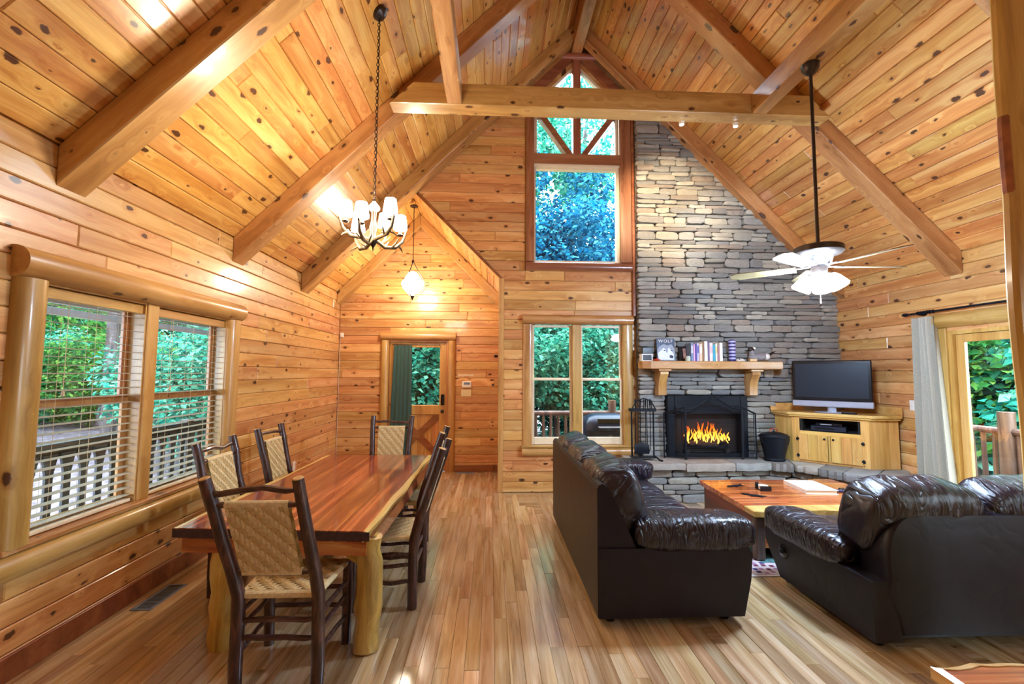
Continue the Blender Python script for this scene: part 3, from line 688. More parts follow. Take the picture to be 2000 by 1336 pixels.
# left railing with sawn flat balusters
rl = thing('porch_railing', 'dark railing with flat sawn balusters outside the dining window', 'railing', (-4.28, 0, -.09))
MB().cbox(-.07, 1.5, .96, .07, 9.4, 1.005, .006).build('top_rail', RAILW, rl, False)
MB().cbox(-.02, 1.5, .86, .02, 9.4, .955, .006).build('upper_rail', RAILW, rl, False)
MB().cbox(-.03, 1.5, .10, .03, 9.4, .19, .006).build('bottom_rail', RAILW, rl, False)
prof = [(-.065, .0), (.065, 0), (.065, .10), (.045, .16), (.045, .56), (.065, .64), (.085, .72), (.085, .76), (-.085, .76), (-.085, .72), (-.065, .64), (-.045, .56), (-.045, .16), (-.065, .10)]
bme = MB().prism([(u*.85, v) for u, v in prof], -.012, .012, U=(0, 1, 0), W=(1, 0, 0)).mesh('baluster', RAILW, False)
for i in range(42): link_mesh('baluster', bme, rl, Matrix.Translation((.033, 1.6+i*.187, .14)))
for y in (1.5, 4.05, 6.6, 9.3): MB().cbox(-.06, y-.06, 0, .06, y+.06, 1.04, .01).build('post', RAILW, rl, False)
# log railings
def log_rail(label, p0, p1, n, posts, h=.98):
    v = Vector((p1[0]-p0[0], p1[1]-p0[1], 0)); L = v.length
    o = thing('porch_railing', label, 'railing', (*p0, -.09), math.atan2(v.y, v.x))
    MB().tube([(0, 0, h), (L*.5, 0, h+.01), (L, 0, h)], .045, 10).build('top_rail', PORCHLOG, o)
    MB().tube([(0, 0, .16), (L, 0, .16)], .04, 10).build('bottom_rail', PORCHLOG, o)
    sm = MB().tube([(0, 0, .16), (.004, 0, .5), (-.003, 0, h)], [.027, .03, .026], 8).mesh('spindle', PORCHLOG)
    for i in range(n): link_mesh('spindle', sm, o, Matrix.Translation((L*(i+.5)/n, 0, 0)) @ Matrix.Rotation(i*1.7, 4, 'Z'))
    for q, r, hh in posts: MB().tube([(L*q, 0, 0), (L*q+.005, 0, hh*.5), (L*q, 0, hh)], [r*1.05, r, r*.97], 12).build('post', PORCHLOG, o)
log_rail('log railing with round spindles behind the covered grill', (.35, 8.3), (6.7, 8.3), 46, ((0, .06, 1.1), (.30, .075, 1.22), (.64, .075, 1.2), (1, .075, 1.25)))
log_rail('log railing on the porch outside the patio door', (6.72, 8.2), (6.72, 1.6), 47, ((.31, .085, 1.32), (.395, .09, 1.24), (.8, .085, 1.25)))
# grill under a dark cover
GRILLM = plain('grill_dark_blue', srgb(20,28,52), .35, .2)
gr = thing('barbecue_grill', 'dark lidded barbecue grill on the porch behind the lower window', 'grill', (1.93, 7.55, -.09))
def rr_box(mb, secs):                    # stacked rounded sections (z, x half, y half)
    n = 20; V = []
    for z, a, b in secs:
        for k in range(n):
            t = 2*math.pi*k/n; c_, s_ = math.cos(t), math.sin(t)
            V.append((a*math.copysign(abs(c_)**.35, c_), b*math.copysign(abs(s_)**.35, s_), z))
    Fs = [(i*n+k, i*n+(k+1) % n, (i+1)*n+(k+1) % n, (i+1)*n+k) for i in range(len(secs)-1) for k in range(n)]
    return mb.add(V, Fs+[tuple(range(n-1, -1, -1)), tuple(range((len(secs)-1)*n, len(secs)*n))])
rr_box(MB(), [(.44, .30, .22), (.50, .36, .27), (.78, .38, .29)]).build('firebox', GRILLM, gr)
rr_box(MB(), [(.785, .39, .30), (.90, .385, .29), (.99, .33, .22), (1.04, .22, .12)]).build('lid', GRILLM, gr)
MB().tube([(-.18, -.30, .85), (-.18, -.35, .85), (.18, -.35, .85), (.18, -.30, .85)], .012, 8).build('lid_handle', SILVER, gr)
MB().cbox(-.20, -.315, .90, .20, -.295, .99, .01).build('nameplate', BLACKP, gr, False)
for sx in (-1, 1):
    for sy in (-1, 1): MB().tube([(sx*.27, sy*.19, .46), (sx*.31, sy*.22, 0)], .02, 8).build('leg', IRON, gr)

def crown(seed, n, size, rx, rz, mat):
    r = random.Random(seed); mb = MB(); V = []; Fs = []
    blobs = []
    for _ in range(34):
        a = r.uniform(0, 6.283); q = r.uniform(-1, 1); d = r.uniform(.35, .95)
        s = math.sqrt(1-q*q); blobs.append((Vector((rx*d*s*math.cos(a), rx*d*s*math.sin(a), rz*d*q)), r.uniform(.22, .42)*rx))
    for i in range(n):
        c, br = blobs[r.randrange(len(blobs))]
        dv = Vector((r.gauss(0, 1), r.gauss(0, 1), r.gauss(0, .7))).normalized()
        p = c+dv*br*r.uniform(.55, 1.05)
        nrm = (dv*.5+Vector((r.gauss(0, .5), r.gauss(0, .5), .8+r.gauss(0, .3)))).normalized()
        ta = nrm.cross(Vector((r.gauss(0, 1), r.gauss(0, 1), r.gauss(0, 1)))).normalized(); tb = nrm.cross(ta)
        L = size*r.uniform(.6, 1.3); w = L*.36; k = len(V)
        V += [p-ta*L*.5, p+tb*w+nrm*L*.06, p+ta*L*.5-nrm*L*.1, p-tb*w+nrm*L*.06]
        Fs += [(k, k+1, k+2), (k, k+2, k+3)]
    mb.add(V, Fs); return mb.mesh('crown', mat, False)
CR = {}
def crown_mesh(kind, mat, seed):
    key = (kind, mat.name, seed)
    if key not in CR:
        n, size, rx, rz = {'tree': (14000, .125, 2.2, 2.6), 'airy': (10500, .12, 2.2, 2.7), 'bush': (15000, .095, 1.5, 1.15), 'broad': (7000, .18, 1.5, 1.3)}[kind]
        CR[key] = crown(seed, n, size, rx, rz, mat)
    return CR[key]
trunk_me = {}
def tree(x, y, kind, mat, sc, zc, label, group, seed, name='forest_tree'):
    z0 = gz(x, y); r = random.Random(seed*13+int(x*10))
    o = thing(name, label, 'tree' if kind in ('tree', 'airy') else 'shrub', (x, y, z0-.02), r.uniform(0, 6.28), group)
    cm = link_mesh('crown', crown_mesh(kind, mat, seed), o, Matrix.Translation((0, 0, zc)) @ Matrix.Scale(sc, 4))
    if kind in ('tree', 'airy'):
        h = zc+sc*1.6
        MB().tube([(0, 0, 0), (r.uniform(-.1, .1), r.uniform(-.1, .1), h*.4), (r.uniform(-.2, .2), 0, h*.75), (r.uniform(-.3, .3), 0, h)], [.17, .14, .10, .04], 9).build('trunk', TRUNK, o)
        for k in range(4):
            a = r.uniform(0, 6.28); q = h*r.uniform(.5, .85)
            MB().tube([(0, 0, q), (math.cos(a)*sc, math.sin(a)*sc, q+.5*sc), (math.cos(a)*sc*1.7, math.sin(a)*sc*1.7, q+.75*sc)], [.06, .035, .012], 6).build('branch', TRUNK, o)
    else:
        MB().tube([(0, 0, 0), (.03, .02, zc)], [.05, .03], 6).build('stem', TRUNK, o)
r = random.Random(21)
GL = 'woods beyond the dining window porch'; GB = 'woods behind the fireplace wall'; GR = 'greenery beyond the patio door'
for i in range(13):                      # low screen of shrubs and trees on the rising ground to the left
    x = -12.5-r.uniform(0, 3.0); y = 5.5+i*1.75
    tree(x, y, 'bush', LEAF_G if i % 3 else LEAF_T, r.uniform(1.1, 1.5), 1.3, 'sunlit green undergrowth on the slope beyond the dining window porch', GL, i % 3, 'undergrowth_shrub')
for i in range(12):
    x = -17-r.uniform(0, 4.0); y = 5+i*2.4
    tree(x, y, 'tree', LEAF_G if i % 2 else LEAF_T, r.uniform(1.2, 1.6), r.uniform(3.2, 5.2), 'leafy forest tree on the slope beyond the dining window porch', GL, 3+i % 3)
for x, y, h in ((-10.6, 10.4, 5.6), (-11.2, 13.6, 6.0), (-9.8, 12.1, 6.2)):
    tree(x, y, 'airy', LEAF_G, 1.0, h, 'slender grey trunked tree standing before the undergrowth on the slope', GL, 8)
for i in range(8):                       # trees behind the house, tall enough for the gable window
    x = -6.5+i*2.2+r.uniform(-.5, .5); y = 13.2+r.uniform(-.8, 2.0)
    tree(x, y, 'tree' if i in (3, 4) else 'airy', LEAF_B if 2 < i < 7 else LEAF_T, r.uniform(1.15, 1.4), (5.9 if i in (3, 4) else r.uniform(6.0, 7.2)) if i < 5 else r.uniform(4.6, 5.4), 'tall leafy tree behind the house seen through the gable window' if 2 < i < 6 else 'tall leafy tree behind the house off to the side', GB, 6+i % 3)
for x, y, h in ((.9, 14.6, 9.8), (3.2, 15.2, 10.2)):
    tree(x, y, 'airy', LEAF_T, 1.2, h, 'very tall thin-leaved tree whose top shows in the gable peak panes', GB, 7)
for i in range(11):
    x = -7+i*1.7+r.uniform(-.3, .3); y = 11.3+r.uniform(-.5, .9)
    tree(x, y, 'bush', LEAF_T, r.uniform(1.25, 1.6), 1.6+r.uniform(0, 1.2), 'teal green leafy understory growing behind the back porch railing', GB, i % 3, 'undergrowth_shrub')
for i in range(8):
    x = -8+i*2.4; y = 18+r.uniform(-1, 1)
    tree(x, y, 'tree', LEAF_T, 1.7, 3.6, 'background forest tree filling the gaps behind the back porch', GB, 3+i % 3)
for i in range(9):
    x = 9.2+r.uniform(0, 2.2); y = 3.5+i*1.25
    tree(x, y, 'broad', LEAF_T if i % 2 else LEAF_G, r.uniform(1.0, 1.3), 1.4+r.uniform(0, 1.3), 'broad leaved green bush outside the patio door', GR, 9+i % 2, 'broadleaf_bush')
for i in range(6):
    x = 13+r.uniform(0, 2); y = 5+i*2.4
    tree(x, y, 'tree', LEAF_T, 1.5, 3.4, 'forest tree standing beyond the patio door bushes', GR, 3+i % 3)
# ------------------------------------------------------------------ stone fireplace
def stone_me(seed):
    r = random.Random(seed); mb = MB(); nu, nv = 5, 4; V = []
    cut = [(r.uniform(0, .09), r.uniform(0, .16)) for _ in range(4)]
    for i in range(nu):
        for j in range(nv):
            u, v = i/(nu-1), j/(nv-1)
            e = i in (0, nu-1) or j in (0, nv-1)
            x = u-.5+(r.uniform(-.05, .05) if 0 < i < nu-1 else 0); z = v-.5+(r.uniform(-.08, .08) if 0 < j < nv-1 else 0)
            if i in (0, nu-1) and j in (0, nv-1):
                c = cut[(i > 0)*2+(j > 0)]; x -= math.copysign(c[0], x); z -= math.copysign(c[1], z)
            elif e:
                x -= math.copysign(r.uniform(0, .025), x) if i in (0, nu-1) else 0; z -= math.copysign(r.uniform(0, .07), z) if j in (0, nv-1) else 0
            V.append((x, -.5+(r.uniform(.04, .15) if e else r.uniform(-.09, .09)), z))
    Fs = [(i*nv+j, (i+1)*nv+j, (i+1)*nv+j+1, i*nv+j+1) for i in range(nu-1) for j in range(nv-1)]
    ring = [i*nv for i in range(nu)]+[(nu-1)*nv+j for j in range(1, nv)]+[i*nv+nv-1 for i in range(nu-2, -1, -1)]+[j for j in range(nv-2, 0, -1)]
    o = len(V); V += [(V[k][0], .5, V[k][2]) for k in ring]; m = len(ring)
    Fs += [(ring[(k+1) % m], ring[k], o+k, o+(k+1) % m) for k in range(m)]
    mb.add(V, Fs); return mb.mesh('stone', STONE, True, 28)
SM = [stone_me(100+i) for i in range(14)]
def put_stone(parent, M, w, d, h, r):
    s = Matrix.Diagonal((w*(1 if r.random() < .5 else 1), d, h, 1)); link_mesh('stone', r.choice(SM), parent, M @ s)

ch = thing('stone_fireplace', 'tall dry-stacked ledge stone chimney wall around the fireplace', 'fireplace', (0, 0, 0))
core = MB(); zt = lambda x: zr(x)-.01
slab(core, [(2.04, .30), (2.40, .30), (2.40, zt(2.40)), (2.04, zt(2.04))], 6.17, YB-.001)
slab(core, [(2.40, 1.33), (3.53, 1.33), (3.53, zt(3.53)), (2.40, zt(2.40))], 6.17, YB-.001)
slab(core, [(3.53, .30), (XR-.001, .30), (XR-.001, zt(XR)), (3.53, zt(3.53))], 6.17, YB-.001)
core.build('mortar_core', MORTAR, ch, False)
r = random.Random(5); cand = []
z = .49
while z < 5.75:
    h = r.choice((.045, .055, .065, .075, .09, .12)); h = h*r.uniform(.9, 1.1)
    for a, b in (((2.04, 2.405), (3.525, XR)) if z < 1.30 else ((2.04, XR),)):
        xe = min(b, XRG+(ZRG-(z+h*.4))-RD+.10)
        x = a
        while x < xe-.04:
            w = min(r.uniform(.12, .27)+r.uniform(0, .30)*(1.2 if h < .08 else .6), xe-x)
            if xe-x-w < .10: w = xe-x
            if h > .10 and r.random() < .45:
                f = r.uniform(.38, .62); parts = ((z, h*f), (z+h*f, h*(1-f)))
            else: parts = ((z, h),)
            for zz, hh in parts: cand.append((x, w, zz, hh))
            x += w
    z += h
order = sorted(cand, key=lambda c: -c[1]*c[3]*(0.05 if (c[0] > 4.0 and c[2] < 1.1) else 1))
rest = MB()
for i, (x, w, zz, hh) in enumerate(order):
    prou = r.uniform(-.035, .02); M = Matrix.Translation((x+w/2, 6.15+prou, zz+hh/2)) @ Matrix.Rotation(R(r.uniform(-1.2, 1.2)), 4, 'Y')
    if i < 298: put_stone(ch, M, w-.003, .10, hh-.003, r)
    else:
        me = r.choice(SM); A = M @ Matrix.Diagonal((w-.003, .10, hh-.003, 1)); rest.add([A @ v.co for v in me.vertices], [tuple(p.vertices) for p in me.polygons])
if rest.v: tag(rest.build('stone', STONE, ch), kind='stuff')

hh_ = thing('stone_hearth', 'raised curved stone hearth with thick slab edge before the fireplace', 'hearth', (0, 0, 0))
HF = [(1.80, 5.58), (2.45, 5.57), (3.10, 5.60), (3.58, 5.62), (3.78, 5.50), (3.91, 5.27), (4.01, 5.02), (4.14, 4.77), (4.37, 4.53)]
HB = [(1.80, 6.1), (2.45, 6.1), (3.10, 6.1), (3.60, 6.1), (4.05, 6.1), (XR-.002, 6.1), (XR-.002, 5.75), (XR-.002, 5.40), (XR-.002, 5.14)]
HB[0] = (1.80, YB-.003); HB[1] = (2.45, 6.1)
for i in range(len(HF)-1):
    if i == 4: pl = [HF[4], HF[5], HB[5], HB[4]]
    else: pl = [HF[i], HF[i+1], HB[i+1], HB[i]]
    f0, f1 = Vector(pl[0]), Vector(pl[1]); n = 6; edge = []
    for k in range(n+1):
        p = f0.lerp(f1, k/n); t = (f1-f0).normalized(); nn = Vector((t.y, -t.x)); edge.append(p+nn*(r.uniform(-.032, .03) if 0 < k < n else -.012))
    g = (f1-f0).normalized()*.004; edge[0] += g; edge[-1] -= g
    back = [Vector(pl[2]), Vector(pl[3])]
    poly = [tuple(p) for p in edge]+[tuple(p) for p in back]; m = len(poly); mb = MB()
    zt_, zb_ = .5+r.uniform(-.006, .004), .415+r.uniform(-.012, .012)
    ctr = Vector((sum(p[0] for p in poly)/m, sum(p[1] for p in poly)/m))
    ins = [tuple(Vector(p).lerp(ctr, .03)) if k <= n else p for k, p in enumerate(poly)]
    rings = [[(p[0], p[1], zb_) for p in ins], [(p[0], p[1], zb_+.02+r.uniform(-.006, .006)) for p in poly], [(p[0], p[1], zt_-.022+r.uniform(-.006, .006)) for p in poly], [(p[0], p[1], zt_) for p in ins]]
    mb.add([v for q in rings for v in q], [tuple(range(m-1, -1, -1))]+[(a*m+k, a*m+(k+1) % m, (a+1)*m+(k+1) % m, (a+1)*m+k) for a in range(3) for k in range(m)]+[tuple(range(3*m, 4*m))])
    mb.build('capstone', STONE, hh_, True, 30)
inner = []
for i, p in enumerate(HF):
    a, b = Vector(HF[max(i-1, 0)]), Vector(HF[min(i+1, len(HF)-1)]); t = (b-a).normalized(); inner.append(Vector(p)+Vector((-t.y, t.x))*.11)
inner[0] = Vector((1.86, inner[0].y)); inner[-1] += Vector((.06, .05))
seg = [0]
for a, b in zip(inner, inner[1:]): seg.append(seg[-1]+(b-a).length)
def along(s):
    s = max(0, min(seg[-1], s))
    for i in range(len(inner)-1):
        if s <= seg[i+1]: f = (s-seg[i])/(seg[i+1]-seg[i]); return inner[i].lerp(inner[i+1], f), (inner[i+1]-inner[i]).normalized()
    return inner[-1], (inner[-1]-inner[-2]).normalized()
mb = MB(); poly = [(p.x-0, p.y+.06) for p in inner]+[(XR-.003, 5.17), (XR-.003, 6.09), (2.45, 6.09), (1.86, YB-.004)]
for k in range(9): poly[k] = (poly[k][0]+(.05 if k > 3 else 0), poly[k][1])
mb.prism(poly, 0, .40, U=(1,0,0), V=(0,1,0), W=(0,0,1)).build('core', MORTAR, hh_, False)
z = .0
while z < .40:
    h = min(r.choice((.05, .07, .09, .11)), .41-z)
    if .41-z-h < .03: h = .41-z
    s = 0
    while s < seg[-1]-.02:
        w = min(r.uniform(.16, .48), seg[-1]-s)
        p, t = along(s+w/2); M = Matrix.Translation((p.x+(-t.y)*.02, p.y+t.x*.02, z+h/2)) @ Matrix.Rotation(math.atan2(t.y, t.x), 4, 'Z') @ Matrix.Translation((0, r.uniform(-.012, .015), 0))
        put_stone(hh_, M, w-.006, .09, h-.006, r); s += w
    z += h
# --- insert, fire, screen
ins = thing('fireplace_insert', 'black metal fireplace insert set into the stone', 'fireplace', (2.96, 6.03, .5))
MB().cbox(-.56, 0, 0, -.46, .12, .83, .006).cbox(.46, 0, 0, .56, .12, .83, .006).cbox(-.46, 0, .585, .46, .12, .83, .006).cbox(-.46, 0, 0, .46, .12, .05, .006).build('surround', IRON, ins, False)
MB().add([(-.50, -.002, .60), (.50, -.002, .60), (.46, -.05, .59), (-.46, -.05, .59), (-.44, -.002, .70), (.44, -.002, .70)], [(3, 2, 5, 4), (0, 3, 4), (2, 1, 5), (0, 1, 2, 3), (0, 4, 5, 1)]).build('hood', IRON, ins, False)
SOOT = plain('soot_brick', (.02, .014, .012), .9)
MB().box(-.46, .112, .05, .46, .12, .585).build('back_liner', SOOT, ins, False)
fr = thing('log_fire', 'burning log fire with yellow orange flames inside the insert', 'fire', (2.96, 6.08, .60))
EMB = plain('charred_log', (.05, .022, .012), .9)
for x, y, z, a, l in ((-.02, .02, .09, 4, .56), (.03, .045, .13, -6, .46), (-.05, .0, .065, -3, .40)):
    c_, s_ = math.cos(R(a)), math.sin(R(a))
    MB().tube([(x-l/2*c_, y, z-l/2*s_), (x, y, z+.008), (x+l/2*c_, y, z+l/2*s_)], [.03, .036, .028], 10).build('log', EMB, fr)
t = NT('flame'); co = t.coord(rand=False); zc = t.n('SeparateXYZ', None, Vector=co).outputs[2]
nz = t.n('TexNoise', None, Vector=co, Scale=22, Detail=4).outputs[0]
col = t.ramp(t.math('ADD', t.math('MULTIPLY', t.math('SUBTRACT', zc, .06), 1.5), t.math('MULTIPLY', nz, .55)), [(.28, (1, .55, .10)), (.46, (1, .34, .03)), (.62, (.75, .09, .005))])
em = t.n('Emission', None, Color=col, Strength=1.7); t.t.links.new(em.outputs[0], t.out.inputs[0]); FLAME = t.mat
r = random.Random(9); mb = MB()
for k in range(34):
    x = -.31+.60*k/33+r.uniform(-.02, .02); y = r.uniform(-.03, .02)
    hgt = (.10+.12*math.exp(-((x+.08)/.10)**2)+.09*math.exp(-((x-.10)/.07)**2)+.06*math.exp(-((x+.24)/.05)**2))*r.uniform(.5, 1.3)
    b = .07+r.uniform(0, .08); hgt *= 1.15; w = r.uniform(.011, .025); sw = r.uniform(-.025, .025); pts = []; rad = []
    for q in range(7):
        s = q/6; pts.append((x+sw*s+.013*math.sin(s*7+k), y, b+hgt*s)); rad.append(max(.001, w*(math.sin(math.pi*min(1, s*.85+.15))**.8)*(1-s*.35)))
    rad[-1] = .0012; mb.tube(pts, rad, 7, flat=.6)
tag(mb.build('flame', FLAME, fr), kind='stuff')
gt = MB().tube([(-.30, -.02, .03), (.30, -.02, .03)], .008, 6).tube([(-.30, .05, .03), (.30, .05, .03)], .008, 6)
for k in range(7): gt.tube([(-.27+k*.09, -.03, .075), (-.27+k*.09, -.02, .035), (-.27+k*.09, .05, .035)], .007, 6)
for sx in (-.28, .28): gt.tube([(sx, -.02, .03), (sx, -.02, 0)], .008, 6).tube([(sx, .05, .03), (sx, .05, 0)], .008, 6)
gt.build('grate', IRON, fr)
for sx in (-.28, .28): MB().cbox(sx-.03, -.03, -.049, sx+.03, .06, -.0005, .004).build('grate_block', SOOT, fr, False)

sc = thing('fire_screen', 'black folding wire fire screen with peaked top and scrolls', 'fire screen', (0, 0, .502))
def panel(p, q, h0, h1, peak, name):
    """upright panel between plan points p and q"""
    p, q = Vector((*p, 0)), Vector((*q, 0)); v = q-p
    P = lambda u, z: tuple(p+v*u+Vector((0, 0, z)))
    top = (lambda u: h0+(h1-h0)*u) if peak is None else (lambda u: h0+(peak-h0)*max(0, 1-abs(u-.5)/.36))
    f = MB(); us = [i/12 for i in range(13)]
    f.tube([P(0, 0), P(0, top(0))], .010, 7).tube([P(1, 0), P(1, top(1))], .010, 7).tube([P(0, .02), P(1, .02)], .009, 7).tube([P(u, top(u)) for u in us], .010, 7).tube([P(0, .075), P(1, .075)], .004, 6)
    if peak is not None: f.tube([P(u, top(u)-.045) for u in us[1:-1]], .004, 6)
    else: f.tube([P(.15, .075), P(.15, top(.15))], .004, 6).tube([P(.85, .075), P(.85, top(.85))], .004, 6)
    o = f.build(name, IRON, sc)
    m = MB(); L = v.length; n = int(L/.017)
    for i in range(1, n): u = i/n; m.tube([P(u, .02), P(u, top(u))], .0007, 3, False)
    k = 1
    while k*.017 < max(top(u) for u in us):
        z = k*.017; uu = [u for u in [i/60 for i in range(61)] if top(u) >= z]
        if len(uu) > 1: m.tube([P(uu[0], z), P(uu[-1], z)], .0007, 3, False)
        k += 1
    tag(m.build('wire_mesh', IRON, o, False), kind='stuff')
    return o
panel((2.575, 5.86), (3.33, 5.86), .66, .66, .83, 'centre_panel')
panel((2.33, 5.99), (2.563, 5.862), .60, .68, None, 'side_panel'); panel((3.342, 5.862), (3.52, 5.86), .68, .60, None, 'side_panel')
def spiral(cx, cz, r0, turns, s, y):
    return [(cx+s*r0*(1-.8*i/40)*math.cos(i/40*turns*6.283), y, cz+r0*(1-.8*i/40)*math.sin(i/40*turns*6.283)) for i in range(41)]
for s, cx in ((1, 2.99), (-1, 2.91)): MB().tube(spiral(cx+s*.02, .80, .055, 1.6, s, 5.852), .005, 6).build('scroll', IRON, sc)

# --- mantel
mt = thing('mantel_shelf', 'thick pine mantel shelf on two carved corbels', 'mantel', (2.97, 6.06, 0))
sh = [(-.945, .04), (-.945, -.15), (-.86, -.235), (.93, -.235), (.985, -.16), (.985, .04)]
m = len(sh); ri = inset(sh, .008); mb = MB()
mb.add([(x, y, z) for rg, z in ((ri, 1.69), (sh, 1.70), (sh, 1.785), (ri, 1.795)) for x, y in rg], [tuple(range(m-1, -1, -1))]+[(a*m+k, a*m+(k+1) % m, (a+1)*m+(k+1) % m, (a+1)*m+k) for a in range(3) for k in range(m)]+[tuple(range(3*m, 4*m))]).build('shelf', LOGX, mt, False)
for x in (-.66, .60):
    pr = [(.04, 1.66), (-.175, 1.66), (-.18, 1.62), (-.15, 1.58), (-.115, 1.52), (-.10, 1.44), (-.10, 1.34), (-.07, 1.33), (.04, 1.33)]
    c = MB().prism([(b, z) for b, z in pr], x-.055, x+.055, U=(0,1,0), V=(0,0,1), W=(1,0,0)).build('corbel', LOGZ, mt, True, 40)
    MB().cbox(x-.085, -.205, 1.66, x+.085, .04, 1.689, .004).build('corbel_cap', LOGX, mt, False)

# --- fire tools and ash bucket
tl = thing('fire_tool_rack', 'black iron rack of fireplace tools on the hearth', 'tool rack', (1.99, 5.86, .502))
MB().box(-.15, -.07, .03, .15, .07, .04).tube([(-.14, 0, .04), (-.14, 0, .66)], .011, 8).tube([(.15, 0, .04), (.15, 0, .66)], .011, 8).build('stand', IRON, tl, False)
g = MB().box(-.16, -.06, .63, .17, .06, .665).tube([(-.15, -.055, .665), (-.09, -.055, .77), (0.005, -.055, .80), (.10, -.055, .77), (.16, -.055, .665)], .008, 7)
for i in range(5): x = -.10+i*.052; g.tube([(x, -.055, .665), (x, -.055, .77+.02*math.sin(i/4*3.14))], .006, 6)
g.build('gallery', IRON, tl, False)
for s in (-1, 1): MB().tube([(s*.15, .0, .05), (s*.16, -.06, .045), (s*.19, -.11, .012), (s*.21, -.14, .012)], [.011, .011, .012, .014], 7).build('foot', IRON, tl)
for x, nm in ((-.095, 'poker'), (-.03, 'brush'), (.04, 'tongs'), (.10, 'shovel')):
    mb = MB().tube([(x, -.02, .78), (x, -.02, .14)], .006, 7).lathe([(.0, -.02), (.013, -.01), (.013, .06), (0, .075)], 8, (x, -.02, .72))
    if nm == 'brush': mb.lathe([(.012, .13), (.03, .10), (.036, .05), (0, .05)], 10, (x, -.02, 0))
    if nm == 'tongs': mb.tube([(x+.015, -.02, .64), (x+.02, -.02, .14)], .005, 6)
    if nm == 'poker': mb.tube([(x, -.02, .14), (x-.005, -.03, .11), (x-.02, -.05, .12)], .006, 6)
    if nm == 'shovel':
        mb.tube([(.10, -.02, .14), (.06, -.08, .12)], .006, 6)
        mb.grid(lambda u, v: (-.14+.20*u, -.085-.012*math.sin(v*3.14), .09+.15*v*(1-.25*abs(u-.5)*2)), 7, 6); mb.grid(lambda u, v: (-.14+.20*u, -.080-.012*math.sin(v*3.14), .09+.15*v*(1-.25*abs(u-.5)*2)), 7, 6)
    mb.build(nm, IRON, tl)
bk = thing('ash_bucket', 'black metal ash bucket with lid and copper coloured handle', 'bucket', (3.72, 5.79, .502))
MB().lathe([(.0, .004), (.13, 0), (.135, .02), (.125, .035), (.18, .30), (.192, .305), (.192, .32), (.18, .315), (0, .30)], 24, ay=.8).build('pail', IRON, bk)
MB().lathe([(.18, .318), (.165, .34), (.08, .365), (0, .37)], 24, ay=.8).build('lid', IRON, bk)
COPPER = plain('copper_handle', srgb(170,84,62), .35, .5)
MB().tube([(-.05, 0, .365), (-.045, 0, .40), (0, 0, .415), (.045, 0, .40), (.05, 0, .365)], .009, 8).build('lid_handle', COPPER, bk)
MB().tube([(.19*math.cos(a), -.02-.15*math.sin(a)*.3, .30-.16*math.sin(a)) for a in [i/12*3.1416 for i in range(13)]], .005, 6).build('bail', IRON, bk)

# ------------------------------------------------------------------ corner cabinet, tv
cb_ = thing('tv_cabinet', 'pale pine corner cabinet with two plank doors on the hearth', 'cabinet', (4.23, 5.48, .502), R(-46))
def cbx(name, x0, x1, y0, y1, z0, z1, mat=CAB, parent=None, b=.004): return MB().cbox(x0, y0, z0, x1, y1, z1, b).build(name, mat, parent or cb_, False)
cbx('stile', -.40, -.315, 0, .02, 0, .58); cbx('stile', .315, .40, 0, .02, 0, .58)
cbx('rail', -.315, .315, 0, .02, .0, .035, CABX); cbx('rail', -.315, .315, 0, .02, .352, .40, CABX); cbx('rail', -.315, .315, 0, .02, .555, .58, CABX); cbx('stile', -.012, .012, 0, .02, .035, .352)
for pts in ([(.40, .0), (.655, .265), (.642, .28), (.388, .02)], [(-.64, .20), (-.40, 0), (-.388, .02), (-.628, .215)]):
    for k in range(3):
        A, B, C_, D = (Vector(p) for p in pts); q = [A.lerp(B, k/3), A.lerp(B, (k+1)/3-.006), D.lerp(C_, (k+1)/3-.006), D.lerp(C_, k/3)]
        MB().prism([tuple(p) for p in q], 0, .58, U=(1,0,0), V=(0,1,0), W=(0,0,1)).build('side_board', CAB, cb_, False)
body = [(-.385, .022), (.385, .022), (.63, .28), (.10, .80), (-.10, .80), (-.62, .215)]
MB().prism(body, .34, .395, U=(1,0,0), V=(0,1,0), W=(0,0,1)).build('shelf', CABX, cb_, False)
MB().prism(body, .005, .03, U=(1,0,0), V=(0,1,0), W=(0,0,1)).build('floor_panel', CABX, cb_, False)
DARKW = plain('dark_cabinet_inside', (.012, .009, .007), .8)
MB().prism([(-.55, .30), (.55, .30), (.55, .32), (-.55, .32)], .396, .575, U=(1,0,0), V=(0,1,0), W=(0,0,1)).build('back_panel', DARKW, cb_, False)
MB().prism([(-.31, .022), (-.29, .022), (-.29, .30), (-.31, .30)], .396, .578, U=(1,0,0), V=(0,1,0), W=(0,0,1)).prism([(.29, .022), (.31, .022), (.31, .30), (.29, .30)], .396, .578, U=(1,0,0), V=(0,1,0), W=(0,0,1)).box(-.29, .022, .395, .29, .30, .399).build('niche_lining', DARKW, cb_, False)
top = [(-.42, -.03), (.42, -.03), (.68, .235), (.66, .29), (.06, .86), (-.06, .86), (-.64, .24), (-.655, .165)]
MB().prism(top, .58, .605, U=(1,0,0), V=(0,1,0), W=(0,0,1)).build('top', CABX, cb_, False)
top2 = [(-.435, -.045), (.435, -.045), (.695, .225), (.67, .29), (.06, .87), (-.06, .87), (-.645, .24), (-.675, .155)]
MB().prism(top2, .606, .635, U=(1,0,0), V=(0,1,0), W=(0,0,1)).build('top_moulding', CABX, cb_, False)
for pts in ([(.695, .23), (.70, .25), (.08, .87), (.06, .86)], [(-.675, .16), (-.06, .86), (-.08, .87), (-.69, .175)]):
    MB().prism(pts, .636, .73, U=(1,0,0), V=(0,1,0), W=(0,0,1)).build('backsplash', CABX, cb_, False)
